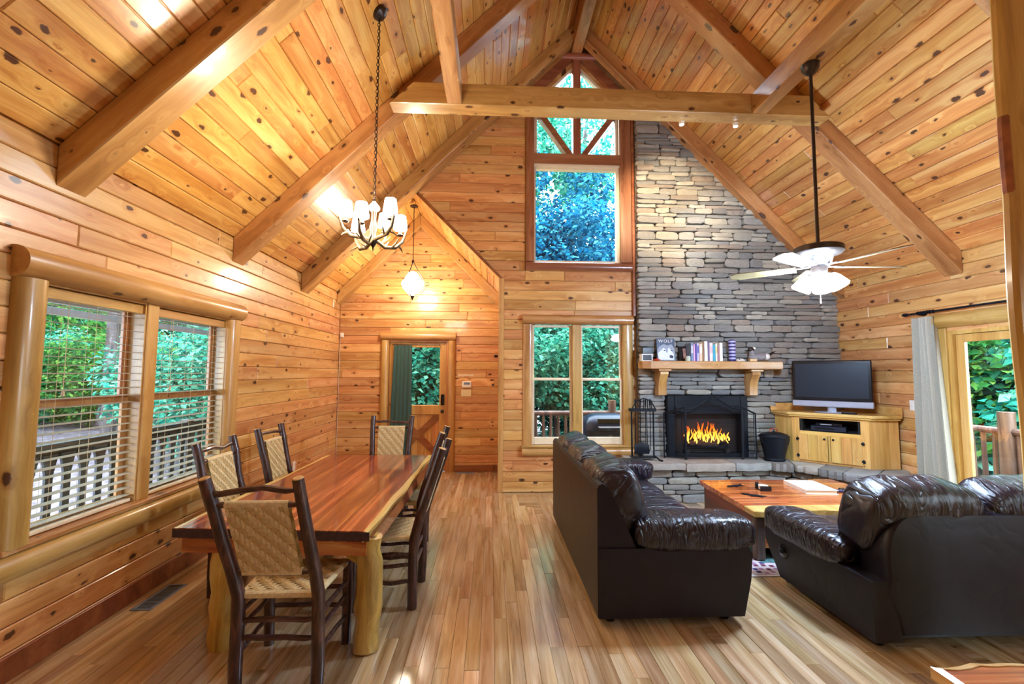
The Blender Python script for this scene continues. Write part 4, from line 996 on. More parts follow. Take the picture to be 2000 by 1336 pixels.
for s in (-1, 1):
    xa, xb = (-.33, -.016) if s < 0 else (.016, .33)
    d = cbx('door', xa, xb, -.004, -.0005, .03, .357)
    w = (xb-xa)/3
    for k in range(3): cbx('board', xa+k*w+.0015, xa+(k+1)*w-.0015, -.02, -.0045, .031, .356, CAB, d)
    MB().lathe([(.007, 0), (.007, .012), (.014, .018), (.010, .03), (0, .032)], 10).xf(Matrix.Translation((s*.045, -.02, .315)) @ Matrix.Rotation(R(90), 4, 'X')).build('knob', IRON, d)
    for z in (.085, .295): MB().lathe([(0, -.022), (.008, -.02), (.008, .02), (0, .022)], 8, (s*.335, -.014, z)).cbox(s*.335-.018, -.022, z-.012, s*.335+.018, -.0205, z+.012, .0005).build('hinge', IRON, d, False)
SCREEN = plain('tv_screen', (.016, .022, .034), .35, var=.02, spec=.25)
tv = thing('television', 'flat screen television with silver speaker bar on the corner cabinet', 'television', (4.23+.72*.16+.695*.02, 5.48+.695*.16-.72*.02, 1.139), R(-45))
rr = MB().cbox(-.42, -.03, .15, .42, .0, .668, .012).build('bezel', BLACKP, tv, False)
MB().cbox(-.385, -.033, .19, .385, -.0305, .625, .001).build('screen', SCREEN, tv, False)
MB().cbox(-.30, .0, .18, .30, .07, .60, .02).build('rear_housing', BLACKP, tv, False)
MB().cbox(-.425, -.045, .072, .425, .01, .149, .01).build('speaker_bar', SILVER, tv, False)
MB().lathe([(.05, .012), (.045, .05), (.05, .085)], 16, ay=.5).build('neck', SILVER, tv)
MB().lathe([(0, .014), (.18, .012), (.20, .002), (0, .0)][::-1], 28, ay=.55).build('base', SILVER, tv)
pl = thing('video_player', 'wide dark disc player on the cabinet shelf', 'media player', (4.23+.72*.14, 5.48+.695*.14, .502+.40), R(-46))
MB().cbox(-.20, -.09, .005, .17, .14, .07, .006).build('case', plain('dark_blue_case', (.012, .018, .035), .3), pl, False); MB().cbox(-.16, -.094, .03, .05, -.091, .05, .001).build('front_panel', BLACKP, pl, False); MB().cbox(-.19, -.07, .0, -.16, .12, .0045, .001).cbox(.13, -.07, 0, .16, .12, .0045, .001).build('foot', BLACKP, pl, False)
p2_ = thing('set_top_box', 'slim black set top box stacked on the disc player', 'media player', (4.23+.72*.14, 5.48+.695*.14, .502+.471), R(-46))
MB().cbox(-.15, -.06, 0, .13, .12, .035, .006).build('case', BLACKP, p2_, False); MB().cbox(-.10, -.063, .012, .02, -.0605, .024, .001).build('display', SILVER, p2_, False)
o = thing('tv_remote', 'small dark remote lying beside the television base', 'remote', (4.23+.695*.22+.72*.05, 5.48-.72*.22+.695*.05, 1.139), R(-40)); MB().cbox(-.09, -.022, 0, .07, .022, .02, .006).build('case', BLACKP, o, False); MB().cbox(-.06, -.012, .0201, .04, .012, .022, .001).build('buttons', VENTM, o, False)
# ------------------------------------------------------------------ dining table
UV = dict(U=(1,0,0), V=(0,1,0), W=(0,0,1))
tb = thing('dining_table', 'long red cedar dining table with live edges and peeled log legs', 'table', (-1.24, 3.87, 0))
NLc, NRc, FRc, FLc = Vector((-.61, -1.11)), Vector((.56, -1.21)), Vector((.60, 1.18)), Vector((-.55, 1.20))
r = random.Random(31)
us = [0, .04, .25, .46, .66, .84, .965, 1]
def wav(k, v): return .007*math.sin(v*9+k*2.1)+.004*math.sin(v*23+k)
for k in range(len(us)-1):
    n = 20; L_ = []; R_ = []
    for i in range(n+1):
        v = i/n; a, b = NLc.lerp(FLc, v), NRc.lerp(FRc, v)
        e0 = wav(1, v) if k == 0 else (wav(2, v)*.8 if k == 1 else 0); e1 = wav(5, v)*1.6 if k == len(us)-2 else (wav(4, v)*.8 if k == len(us)-3 else (wav(2, v)*.8 if k == 0 else 0))
        if k == len(us)-2: e0 = wav(4, v)*.8
        p, q = a.lerp(b, us[k]), a.lerp(b, us[k+1]); L_.append((p.x+e0+.0006, p.y)); R_.append((q.x+e1-.0006, q.y))
    poly = L_[::-1]+R_; poly = R_+L_[::-1]
    edge = k in (0, len(us)-2); mb = MB(); m = len(poly)
    drop = [(.012 if edge and ((k == 0 and i > n) or (k > 0 and i <= n)) else 0) for i in range(m)]
    sgn = -1 if k == 0 else 1
    mb.add([(x-sgn*d*2.2, y, .655) for (x, y), d in zip(poly, drop)]+[(x, y, .715-d*.8) for (x, y), d in zip(poly, drop)]+[(x-sgn*d*.9, y, .715) for (x, y), d in zip(poly, drop)],
        [tuple(range(m-1, -1, -1))]+[(i+a*m, (i+1) % m+a*m, m+(i+1) % m+a*m, m+i+a*m) for i in range(m) for a in (0, 1)]+[tuple(range(2*m, 3*m))])
    mb.build('live_edge' if edge else 'top_board', SAP if edge else CEDAR, tb, False)
BARKE = plain('dark_bark_edge', srgb(58,36,40), .6, var=.4, noise=30)
MB().add([(-.60, -1.112, .66), (.555, -1.213, .66), (.555, -1.213, .71), (-.60, -1.112, .71), (-.60, -1.108, .66), (.555, -1.207, .66), (.555, -1.207, .71), (-.60, -1.108, .71)], [(0,1,2,3), (5,4,7,6), (4,0,3,7), (1,5,6,2), (3,2,6,7), (4,5,1,0)]).build('end_bark', BARKE, tb, False)
def apron(a, b, mat):
    a, b = Vector((*a, 0)), Vector((*b, 0)); v = (b-a).normalized(); n = Vector((-v.y, v.x, 0))*.02
    MB().add([tuple(p+Vector((0, 0, z))) for z in (.565, .654) for p in (a-n, b-n, b+n, a+n)], [(0,3,2,1), (4,5,6,7), (0,1,5,4), (1,2,6,5), (2,3,7,6), (3,0,4,7)]).build('apron', mat, tb, False)
apron((-.56, -1.06), (.53, -1.15), CEDARX); apron((-.50, 1.13), (.55, 1.11), CEDARX); apron((.53, -1.12), (.56, 1.09), CEDAR); apron((-.54, -1.03), (-.50, 1.10), CEDAR)
def logpath(x, y, z0, z1, rad, seed, n=9, bend=.010, rough=.045):
    q = random.Random(seed); return [(x+q.uniform(-bend, bend), y+q.uniform(-bend, bend), z0+(z1-z0)*i/(n-1)) for i in range(n)], [rad*(1+q.uniform(-rough, rough)) for _ in range(n)]
for i, (x, y) in enumerate(((-.34, -1.02), (.525, -1.085), (.50, 1.02), (-.44, 1.04))):
    p, q = logpath(x, y, 0, .655 if i > 1 else .654, .073, 40+i)
    if i == 1: q[3] *= 1.12; q[4] *= 1.1
    lg = MB().tube(p, q, 14).build('leg', CLOG, tb)
    s = 1 if x < 0 else -1
    MB().tube([(x+s*.03, y, .42 if i == 0 else .50), (x+s*.10, y, .54), (x+s*.16, y, .60)], [.034, .030, .028], 8).build('brace', CLOG, lg)

# ------------------------------------------------------------------ hickory chairs
CANE = plain('woven_cane', srgb(216,198,152), .55, var=.14, noise=60); CANE2 = plain('woven_cane_dark', srgb(190,164,112), .55, var=.14, noise=60)
def weave(fn, nu, nv, th=.0022):
    """twill woven strips over the surface fn(u,v)->(point, normal)"""
    A, B = MB(), MB()
    for i in range(nu):
        u0, u1 = (i+.05)/nu, (i+.95)/nu
        V = []
        for j in range(nv+1):
            v = min(1, max(0, (j)/nv)); s = th*(1 if ((i+j) % 4) < 2 else -1)
            for u in (u0, u1): p, n = fn(u, v); V.append(p+n*s)
        A.add(V, [(2*j, 2*j+1, 2*j+3, 2*j+2) for j in range(nv)])
    for j in range(nv):
        v0, v1 = (j+.05)/nv, (j+.95)/nv; V = []
        for i in range(nu+1):
            s = -th*(1 if ((i+j) % 4) < 2 else -1)
            for v in (v0, v1): p, n = fn(i/nu, v); V.append(p+n*s)
        B.add(V, [(2*i, 2*i+2, 2*i+3, 2*i+1) for i in range(nu)])
    A.cm = 1; A.add(B.v, B.f); return A
def chair(label, x, y, rz, seed, lean=(0, -.15), group='hickory dining chairs', tw=.235):
    q = random.Random(seed); ch = thing('dining_chair', label, 'chair', (x, y, 0), rz, group)
    J = lambda a=.006: q.uniform(-a, a)
    post = {}
    for s in (-1, 1):
        pb, pm, pt = Vector((s*.205, -.20, 0)), Vector((s*.202, -.205, .47)), Vector((s*tw+lean[0], -.205+lean[1], 1.09))
        pts = [pb, pb.lerp(pm, .33)+Vector((J(), J(), 0)), pb.lerp(pm, .7)+Vector((J(), J(), 0)), pm, pm.lerp(pt, .22)+Vector((0, .006, 0)), pm.lerp(pt, .5)+Vector((J(), J(), 0)), pm.lerp(pt, .8)+Vector((J(), J(), 0)), pt]
        o = MB().tube(pts, [.033, .034, .033, .033, .032, .031, .030, .029], 12, False).build('back_post', BARK, ch)
        d = (pts[-1]-pts[-2]).normalized()
        MB().tube([pt-d*.002, pt+d*.004], [.029, .024], 12).build('cut_end', CUT, o); MB().tube([pb+Vector((0, 0, .0005)), pb+Vector((0, 0, .002))], .0325, 10).build('cut_end', CUT, o)
        post[s] = (pm, pt)
        fx = s*.225; MB().tube([(fx, .20, 0), (fx+J(), .20+J(), .24), (fx, .20, .478)], [.029, .030, .028], 12).build('front_leg', BARK, ch)
    def at_z(s, z): pm, pt = post[s]; return pm.lerp(pt, (z-.47)/.62)
    def rung(a, b, rad, name, wob=.008, mat=BARKX):
        a, b = Vector(a), Vector(b); d = b-a
        pts = [a.lerp(b, t)+(Vector((0, 0, q.uniform(-wob, wob))) if 0 < t < 1 else Vector()) for t in (0, .12, .35, .6, .85, 1)]
        return MB().tube(pts, [rad*.6, rad, rad*1.04, rad*.98, rad, rad*.6], 9).build(name, mat, ch)
    a, b = at_z(-1, 1.025), at_z(1, 1.03); rung(a, b, .016, 'top_rung', .016)
    rung(at_z(-1, .955), at_z(1, .955), .016, 'back_rung', .002); rung(at_z(-1, .595), at_z(1, .595), .016, 'back_rung', .002)
    for z in (.352, .257): rung((-.203, -.203, z), (.203, -.203, z), .014, 'stretcher')
    for z in (.33, .22): rung((-.224, .20, z), (.224, .20, z), .014, 'stretcher')
    for s in (-1, 1):
        for z in (.37, .29, .18): rung((s*.204, -.20, z), (s*.225, .20, z-.01), .013, 'stretcher')
    A0, A1, B0, B1 = at_z(-1, .60), at_z(1, .60), at_z(-1, .955), at_z(1, .955)
    nb = (B0-A0).cross(A1-A0).normalized()
    if nb.y < 0: nb = -nb
    def fb(u, v):
        lo, hi = A0.lerp(A1, .14+.72*u), B0.lerp(B1, .15+.70*u); return lo.lerp(hi, v)+nb*(.012*math.sin(math.pi*u)*0), nb
    bk_ = weave(lambda u, v: (fb(u, v)[0]-nb*.016, nb), 15, 16); f2 = weave(lambda u, v: (fb(1-u, v)[0]+nb*.016, nb), 15, 16)
    o0 = len(bk_.v); bk_.v += f2.v; bk_.f += [tuple(i+o0 for i in f) for f in f2.f]; bk_.m += f2.m
    tag(bk_.build('woven_back', [CANE, CANE2], ch, False), kind='stuff')
    for (e0, e1), t in (((B0, B1), (.15, .85)), ((A0, A1), (.14, .86))): MB().tube([e0.lerp(e1, t[0]), e0.lerp(e1, t[1])], .0195, 10).build('cane_wrap', CANE, ch)
    def fs(u, v):
        x = (u-.5)*(.38+.05*v); yy = -.19+.39*v; return Vector((x, yy, .487-.012*math.sin(math.pi*u)*math.sin(math.pi*v))), Vector((0, 0, 1))
    tag(weave(fs, 17, 17).build('woven_seat', [CANE, CANE2], ch, False), kind='stuff')
    w_ = MB()
    for p0, p1 in (((-.19, -.195, .47), (.19, -.195, .47)), ((-.215, .20, .47), (.215, .20, .47)), ((-.19, -.19, .47), (-.215, .19, .47)), ((.19, -.19, .47), (.215, .19, .47))):
        MB().tube([p0, p1], .0185, 10).build('seat_rail', CANE, ch)
    MB().add([(-.18, -.19, .462), (.18, -.19, .462), (.205, .19, .462), (-.205, .19, .462)], [(3, 2, 1, 0)]).build('seat_underside', CANE2, ch, False)
    return ch
chair('bark-covered hickory chair with woven cane back at the table end away from the door', -1.085, 2.66, 0, 1, (-.105, -.12), tw=.228)
chair('hickory chair at the table end facing away from the entry door', -1.20, 5.27, math.pi, 2)
chair('hickory chair on the window side of the table beside the blinds', -1.80, 3.66, -math.pi/2, 3, (0, -.15))
chair('hickory chair on the window side of the table past the window', -1.82, 4.55, -math.pi/2, 4, (0, -.14))
chair('hickory chair on the sofa side of the table nearer the sofa end', -.73, 3.44, math.pi/2, 5, (0, -.19))
chair('hickory chair on the sofa side of the table nearer the entry door', -.82, 4.28, math.pi/2, 6, (0, -.19))

# ------------------------------------------------------------------ leather seating
def puff(c, s, e=(.45, .55), nu=44, nv=30, tilt=0, seams=0, seed=0, wr=.010, axis='y', foldk=9):
    """soft upholstered block: superellipsoid with folds; c centre, s half sizes, tilt about local y"""
    q = random.Random(seed); ph = [q.uniform(0, 6.28) for _ in range(8)]; mb = MB()
    sg = lambda v, p: math.copysign(abs(v)**p, v)
    def fn(u, v):
        a = 2*math.pi*u; b = math.pi*(v-.5)
        x = sg(math.cos(b), e[0])*sg(math.cos(a), e[1]); y = sg(math.cos(b), e[0])*sg(math.sin(a), e[1]); z = sg(math.sin(b), e[0])
        t = {'x': x, 'y': y, 'z': z}[axis]; o = {'x': y, 'y': x, 'z': x}[axis]
        f = 1+wr*(.55*math.sin(foldk*t+1.7*o+2.1*z+ph[0])+.4*math.sin(foldk*1.9*t-2.6*o+ph[1])+.35*math.sin(foldk*3.1*t+3*z+ph[2])*abs(o))
        if seams:
            for k in range(seams): f -= .035*math.exp(-((t-(-1+2*(k+1)/(seams+1)))/.05)**2)
        return Vector((x*s[0]*f, y*s[1]*f, z*s[2]*f))
    V = []
    mb.grid(fn, nu, nv, cu=True)
    mb.xf(Matrix.Translation(c) @ Matrix.Rotation(tilt, 4, 'Y'))
    return mb
def sofa(name, label, loc, rz, L, n, endz, armz, backz, cushz, D=1.03, front_cut=.05, feet=True, cush_out=0.0, round_back=False):
    s = thing(name, label, 'sofa', loc, rz)
    bp = [(0, .055), (0, backz-.035), (.012, backz-.01), (.035, backz), (.07, backz-.02), (.12, backz-.11), (.25, endz+.01), (.25, .055)]
    if round_back:
        lo = [(.05, .055), (.05, endz), (.25, endz), (.25, .055)]
        MB().prism(lo, .16, L-.16, U=(1,0,0), V=(0,0,1), W=(0,1,0)).build('back_base', LEATHER2, s, True, 25)
        arc = lambda k: (.10+.22*(1-math.cos(R(90*k/8))), endz+.02+(backz-endz-.02)*math.sin(R(90*k/8))**.9)
        yz = [(.16, .09), (.14, .20), (.08, endz-.06)]+[arc(k) for k in range(9)]
        yz = yz+[(L-a, b) for a, b in yz[::-1]]; m = len(yz); mb = MB(); c_ = Vector((L/2, .45))
        ring = lambda sc, x, dx: [(x+dx*max(0, (b-endz)), c_.x+(a-c_.x)*sc, c_.y+(b-c_.y)*sc) for a, b in yz]
        rings = [ring(.975, -.005, .16), ring(.995, .012, .16), ring(1.0, .04, .16), ring(1.0, .16, .12), ring(.96, .24, .06)]
        mb.add([v for q in rings for v in q], [tuple(range(m))]+[(a*m+k, (a+1)*m+k, (a+1)*m+(k+1) % m, a*m+(k+1) % m) for a in range(4) for k in range(m)]+[tuple(range(5*m-1, 4*m-1, -1))])
        mb.build('back_panel', LEATHER2, s, True, 40)
    else: MB().prism(bp, .012, L-.012, U=(1,0,0), V=(0,0,1), W=(0,1,0)).build('back_panel', LEATHER2, s, True, 25)
    ep = [(.004, .055), (D-.02-front_cut, .055), (D-.02, .28), (D-.005, endz-.04), (D-.03, endz), (.004, endz)]
    for y in (0, L-.17): MB().prism(ep, y, y+.17, U=(1,0,0), V=(0,0,1), W=(0,1,0)).build('end_panel', LEATHER2, s, True, 30)
    MB().cbox(.25, .17, .055, D-.09, L-.17, .30, .03).build('seat_base', LEATHER2, s, True, 40)
    w = (L-.36)/n
    for i in range(n):
        yc = .18+w*(i+.5)
        puff((.62, yc, .385), (.40, w*.5, .115), (.35, .35), seed=i, wr=.012, foldk=6).build('seat_cushion', LEATHER, s, True, 80)
    wb_ = (L-.14)/n
    for i in range(n):
        yc = .07+wb_*(i+.5); hz = (cushz-.44)/2
        puff((.205-cush_out, yc, .44+hz), (.165, wb_*.505, hz*1.03), (.62, .42), tilt=R(-14), seed=20+i, wr=.022, foldk=8, seams=1, nu=64, nv=40).build('back_cushion', LEATHER, s, True, 80)
    for y in (.115, L-.115):
        puff((.66, y, armz-.105), (.415, .155, .115), (.55, .45), seed=int(y*50), wr=.022, axis='x', foldk=13, nu=64, nv=32).build('armrest', LEATHER_A, s, True, 80)
    for x in (.10, D-.16):
        for y in (.10, L-.10): MB().lathe([(.03, 0), (.034, .02), (.028, .06)], 12, (x, y, 0)).build('foot', BLACKP, s)
    return s
sofa('leather_sofa', 'dark brown leather three-seat sofa facing the coffee table, its back to the dining table', (.70, 2.95, 0), 0, 2.12, 3, .49, .675, .90, 1.0)
ls = sofa('reclining_loveseat', 'dark brown leather reclining loveseat facing the fireplace, beside the live edge post', (3.97, 2.63, 0), R(90), 1.71, 2, .40, .565, .77, .955, D=1.06, front_cut=.17, cush_out=-.03, round_back=True)
HM = MB().lathe([(.0, .014), (.035, .012), (.05, .004), (.052, 0)], 20, ay=1.0).xf(Matrix.Translation((.82, 1.711, .265)) @ Matrix.Rotation(R(-90), 4, 'X'))
HM.build('recliner_handle_plate', BLACKP, ls); MB().cbox(.80, 1.715, .25, .84, 1.735, .29, .008).build('recliner_handle', IRON, ls, False)

# ------------------------------------------------------------------ coffee table and rug
ct = thing('coffee_table', 'low cedar slab coffee table with drawers and dark square legs', 'coffee table', (3.08, 4.45, .012), 0)
def slabpoly(pts, n=14, amp=.012, seed=1, live=()):
    q = random.Random(seed); out = []
    for i in range(len(pts)):
        a, b = Vector(pts[i]), Vector(pts[(i+1) % len(pts)]); t = (b-a).normalized(); nn = Vector((t.y, -t.x))
        for k in range(n):
            f = k/n; out.append(tuple(a.lerp(b, f)+nn*((amp*math.sin(f*11+q.uniform(0, .5))+amp*.7*math.sin(f*27)) if i in live and k else 0)))
    return out
def slabtop(name, poly, z0, z1, mat, parent, cham=.008):
    m = len(poly); c = Vector((sum(p[0] for p in poly)/m, sum(p[1] for p in poly)/m)); mb = MB()
    ins = [tuple(Vector(p)+(c-Vector(p)).normalized()*cham) for p in poly]
    mb.add([(x, y, z0) for x, y in ins]+[(x, y, z1-cham) for x, y in poly]+[(x, y, z1) for x, y in ins], [tuple(range(m-1, -1, -1))]+[(i+a*m, (i+1) % m+a*m, m+(i+1) % m+a*m, m+i+a*m) for i in range(m) for a in (0, 1)]+[tuple(range(2*m, 3*m))])
    return mb.build(name, mat, parent, False)
xl_, xr_ = -.79, .80
ys_ = [-.575, -.40, -.12, .17, .42, .565]
for k in range(5):
    y0, y1 = ys_[k], ys_[k+1]; o0 = -.0+.03*(y0+.6); o1 = .03*(y1+.6)
    pl = [(xl_+o0*1.5, y0+.0006), (xr_, y0+.0006), (xr_, y1-.0006), (xl_+o1*1.5, y1-.0006)]
    slabtop('top_board' if 0 < k < 4 else 'live_edge', slabpoly(pl, 12, .014, 3+k, (0,) if k == 0 else ((2,) if k == 4 else ())), .375, .425, CEDARX if 0 < k < 4 else (SAP if k == 0 else CEDARX), ct, .006 if k in (0, 4) else .001)
DPOST = wood('dark_bark_post', *W3((46,36,34),(84,66,58),(118,96,82)), axis=2, dims='3D', across=14, knots=1, rough=.6, coat=.1)
for x, y in ((-.725, -.52), (.74, -.52), (.74, .50), (-.66, .50)): MB().cbox(x-.04, y-.04, 0, x+.04, y+.04, .374, .010).build('leg', DPOST, ct, False)
DRED = wood('dark_red_cedar_side', *W3((50,16,10),(96,36,22),(136,62,36)), axis=1, dims='3D', across=10, knots=1.4, rough=.4, coat=.3)
MB().cbox(-.725, -.475, .09, -.69, .455, .373, .01).build('side_panel', DRED, ct, False); MB().cbox(.70, -.439, .09, .74, .439, .373, .01).build('side_panel', DRED, ct, False)
MB().cbox(-.65, -.40, .085, .67, .40, .12, .006).build('bottom_panel', CEDARX, ct, False)
for z0, z1, mat in ((.235, .365, CABX), (.095, .228, CEDARX)):
    for xa, xb in ((-.68, .008), (.016, .695)):
        for s in (-1, 1):
            y = -.53 if s < 0 else .49
            d = MB().cbox(xa, y, z0, xb, y+.025, z1, .004).build('drawer', mat, ct, False)
            MB().tube([((xa+xb)/2-.04, y+(-.02 if s < 0 else .045), (z0+z1)/2), ((xa+xb)/2+.04, y+(-.02 if s < 0 else .045), (z0+z1)/2)], .008, 8).build('pull', IRON, d)
MB().cbox(-.735, -.13, .20, -.7205, .05, .235, .006).build('side_handle', VENTM, ct, False)
t = NT('woven_rug'); co = t.coord(rand=False); vo = t.n('TexVoronoi', {'feature': 'F1', 'distance': 'CHEBYCHEV'}, Vector=co, Scale=16, Randomness=.35)
sp = t.n('SeparateColor', None, Color=vo.outputs['Color']).outputs[0]
col = t.ramp(sp, [(0, srgb(96,38,62)), (.25, srgb(150,110,140)), (.45, srgb(206,196,196)), (.6, srgb(120,48,66)), (.75, srgb(70,60,110)), (.9, srgb(188,150,130))], 'CONSTANT')
col = t.mix(t.math('GREATER_THAN', vo.outputs['Distance'], .32), col, srgb(190,178,182))
n_ = t.n('TexNoise', None, Vector=co, Scale=300).outputs[0]
RUG = t.bsdf(col, .95, bump=n_, bump_s=.4, bump_d=.004, spec=.1)
RUGB = plain('rug_border', srgb(196,186,190), .95, var=.1, noise=90); RUGT = plain('rug_teal_field', srgb(70,110,112), .95, var=.25, noise=40)
rg = thing('area_rug', 'patterned purple and red area rug under the coffee table', 'rug', (3.0, 4.42, 0))
MB().cbox(-.90, -.80, .0005, .90, .80, .007, .002).build('backing', RUGB, rg, False)
MB().box(-.875, -.775, .007, .875, .775, .0095).build('patterned_band', RUG, rg, False); MB().box(-.66, -.56, .0095, .66, .56, .0115).build('field', RUGT, rg, False)

# ------------------------------------------------------------------ side table and near post
sd = thing('side_table', 'live edge cedar side table with pale sapwood rim near the post', 'side table', (1.95, 1.33, 0))
pl = slabpoly([(-.335, -.30), (.335, -.33), (.36, .34), (-.325, .325)], 12, .008, 8, (2,))
slabtop('top', [(x*.93, y*.93) for x, y in pl], .505, .5525, CEDARX, sd, .004)
mb = MB(); q_ = len(pl); inn = [(x*.93, y*.93) for x, y in pl]
mb.add([(x, y, .51) for x, y in pl]+[(x, y, .55) for x, y in pl]+[(x, y, .556) for x, y in inn]+[(x, y, .505) for x, y in inn], [((a*q_+i), a*q_+(i+1) % q_, ((a+1) % 4)*q_+(i+1) % q_, ((a+1) % 4)*q_+i) for a in range(4) for i in range(q_)])
mb.build('sapwood_rim', SAP, sd, False)
for i, (x, y) in enumerate(((-.24, -.22), (.24, -.22), (.24, .22), (-.24, .22))):
    p, q = logpath(x, y, 0, .504, .04, 70+i); MB().tube(p, q, 10).build('leg', CLOG, sd)
pt = thing('live_edge_post', 'tall pale pine post with natural bark edge beside the loveseat', 'post', (2.70, 2.15, 0))
n = 30; mb = MB(); q = random.Random(4); pts = []
rings = []
for i in range(n+1):
    z = 4.22*i/n; e = .008*math.sin(z*2.3)+.006*math.sin(z*5.1+1)
    rings.append([(e+.012, .055, z), (e, .040, z), (e+.004, .018, z), (e+.022, .0, z), (.34, .0, z), (.34, .055, z)])
mb.add([v for rg_ in rings for v in rg_], [(i*6+k, i*6+(k+1) % 6, (i+1)*6+(k+1) % 6, (i+1)*6+k) for i in range(n) for k in range(6)]+[(5, 4, 3, 2, 1, 0), tuple(range(n*6, n*6+6))])
mb.build('slab', SAP if False else LOGZ, pt, False)
BPATCH = plain('orange_bark_patch', srgb(150,88,46), .7, var=.45, noise=9)
mb = MB(); z_of = lambda v: 3.0-.42*v
mb.grid(lambda u, v: (.008*math.sin(z_of(v)*2.3)+.006*math.sin(z_of(v)*5.1+1)+(.022*(1-u/.35) if u < .35 else (.012*(u-.75)/.25 if u > .75 else 0))-.005*math.sin(math.pi*min(1, max(0, v)))**.5, .001+.052*u, z_of(v)), 9, 18); mb.build('bark_patch', BPATCH, pt)
# ------------------------------------------------------------------ lamps
ANTL = plain('antler', srgb(112,92,62), .5, var=.4, noise=30)
WARM = (1, .87, .68); COOL = (.55, .74, 1)
SH_W = emit('lit_warm_shade', WARM, CHAND_L); SH_P = emit('lit_pendant_bowl', (1, .89, .70), PEND_L); SH_C = emit('lit_cool_shade', COOL, FAN_L); SH_R = emit('rear_fill_globe', (1, .93, .84), REAR_FILL_L)
CRY = plain('pale_ceramic', srgb(222,214,200), .3)
cx, cy_ = -.925, 3.47; ctz = zl(cx)
cl = thing('antler_chandelier', 'antler chandelier with pale shades hanging over the dining table', 'chandelier', (cx, cy_, 0))
n_ = Vector((Q, 0, -Q))
MB().lathe([(0, 0), (.065, .0), (.06, .025), (.02, .045), (0, .05)], 18).xf(Matrix.Translation((0, 0, ctz-.001)) @ Vector((0, 0, 1)).rotation_difference(n_).to_matrix().to_4x4()).build('canopy', BRONZE, cl)
lk = MB()
zc = ctz-.05; k = 0
def link(mb, z, rot, h=.034, w=.011, t=.0028):
    pts = [(w*math.cos(a), 0, z+h*.5*math.sin(a)) for a in [2*math.pi*i/10 for i in range(11)]]
    c, s = math.cos(rot), math.sin(rot); mb.tube([(x*c, x*s, zz) for x, y, zz in pts], t, 5, False)
while zc > 2.98: link(lk, zc, (k % 2)*math.pi/2); zc -= .028; k += 1
lk.build('chain', BRONZE, cl); MB().tube([(.006, 0, ctz-.05), (.008, .004, 3.6), (.005, 0, 2.95)], .0022, 5).build('cord', BRONZE, cl)
MB().lathe([(0, 2.985), (.012, 2.97), (.014, 2.94), (.04, 2.915), (.045, 2.895), (.02, 2.875), (.018, 2.80), (.03, 2.75), (.018, 2.70), (.03, 2.67), (.036, 2.64), (.02, 2.61), (.008, 2.59), (0, 2.55)][::-1], 14).build('stem', BRONZE, cl)
MB().lathe([(.008, 2.97), (.014, 2.95), (.042, 2.915), (.046, 2.895), (.022, 2.874)][::-1], 14, (0, 0, .001)).build('finial_cup', CRY, cl)
r = random.Random(3)
for i in range(6):
    a = i*math.pi/3+.35; c, s = math.cos(a), math.sin(a); up = .10 if i % 2 else 0
    P = lambda d, z, side=0: (c*d-s*side, s*d+c*side, z+up*.6)
    am = MB().tube([(c*.02, s*.02, 2.65), P(.09, 2.60), P(.17, 2.605), P(.225, 2.66), P(.25, 2.74)], [.016, .015, .014, .012, .008], 8)
    for d, z, sd, dz in ((.08, 2.605, .05, .06), (.14, 2.60, -.06, .07), (.19, 2.63, .05, -.045)):
        am.tube([P(d, z), P(d+.03, z+dz*.5, sd*.6), P(d+.045, z+dz, sd)], [.010, .007, .002], 6)
    arm = am.build('antler_arm', ANTL, cl)
    bx, by, bz = P(.205, 2.715)
    MB().lathe([(.018, 0), (.026, .008), (.012, .02), (.012, .05)], 10, (bx, by, bz-.01)).build('candle_cup', BRONZE, arm)
    MB().lathe([(.052, .04), (.056, .05), (.042, .15), (.036, .155)], 12, (bx, by, bz)).build('shade', SH_W, arm)
# pendant in the entry alcove
pd = thing('pendant_lamp', 'alabaster bowl pendant with scrolled arms hanging before the entry door', 'pendant lamp', (XAR+.005, 6.72, 0))
MB().lathe([(0, 0), (.06, 0), (.062, .015), (.03, .03), (.01, .04), (0, .04)], 16, (0, 0, ZAR-.115)).build('canopy', BRONZE, pd)
MB().tube([(0, 0, ZAR-.10), (0, 0, 3.30)], .006, 8).build('stem', BRONZE, pd)
MB().lathe([(0, 3.33), (.018, 3.31), (.022, 3.285), (.012, 3.265), (0, 3.26)][::-1], 12).build('hub', BRONZE, pd)
for i in range(3):
    a = i*2*math.pi/3+.2; c, s = math.cos(a), math.sin(a)
    MB().tube([(c*.01, s*.01, 3.28), (c*.10, s*.10, 3.12), (c*.185, s*.185, 2.98), (c*.235, s*.235, 2.99), (c*.25, s*.25, 2.955), (c*.22, s*.22, 2.94), (c*.19, s*.19, 2.93), (c*.16, s*.16, 2.86), (c*.10, s*.10, 2.79), (c*.03, s*.03, 2.76)], .006, 7).build('scroll_arm', BRONZE, pd)
MB().lathe([(.02, 2.79), (.08, 2.82), (.135, 2.88), (.165, 2.945), (.16, 2.975), (.13, 3.01), (.10, 3.06), (.06, 3.12), (.0, 3.145)], 22).build('bowl', SH_P, pd)
MB().lathe([(0, 2.70), (.01, 2.72), (.022, 2.745), (.03, 2.77), (.02, 2.792), (0, 2.792)], 12).build('finial', BRONZE, pd)
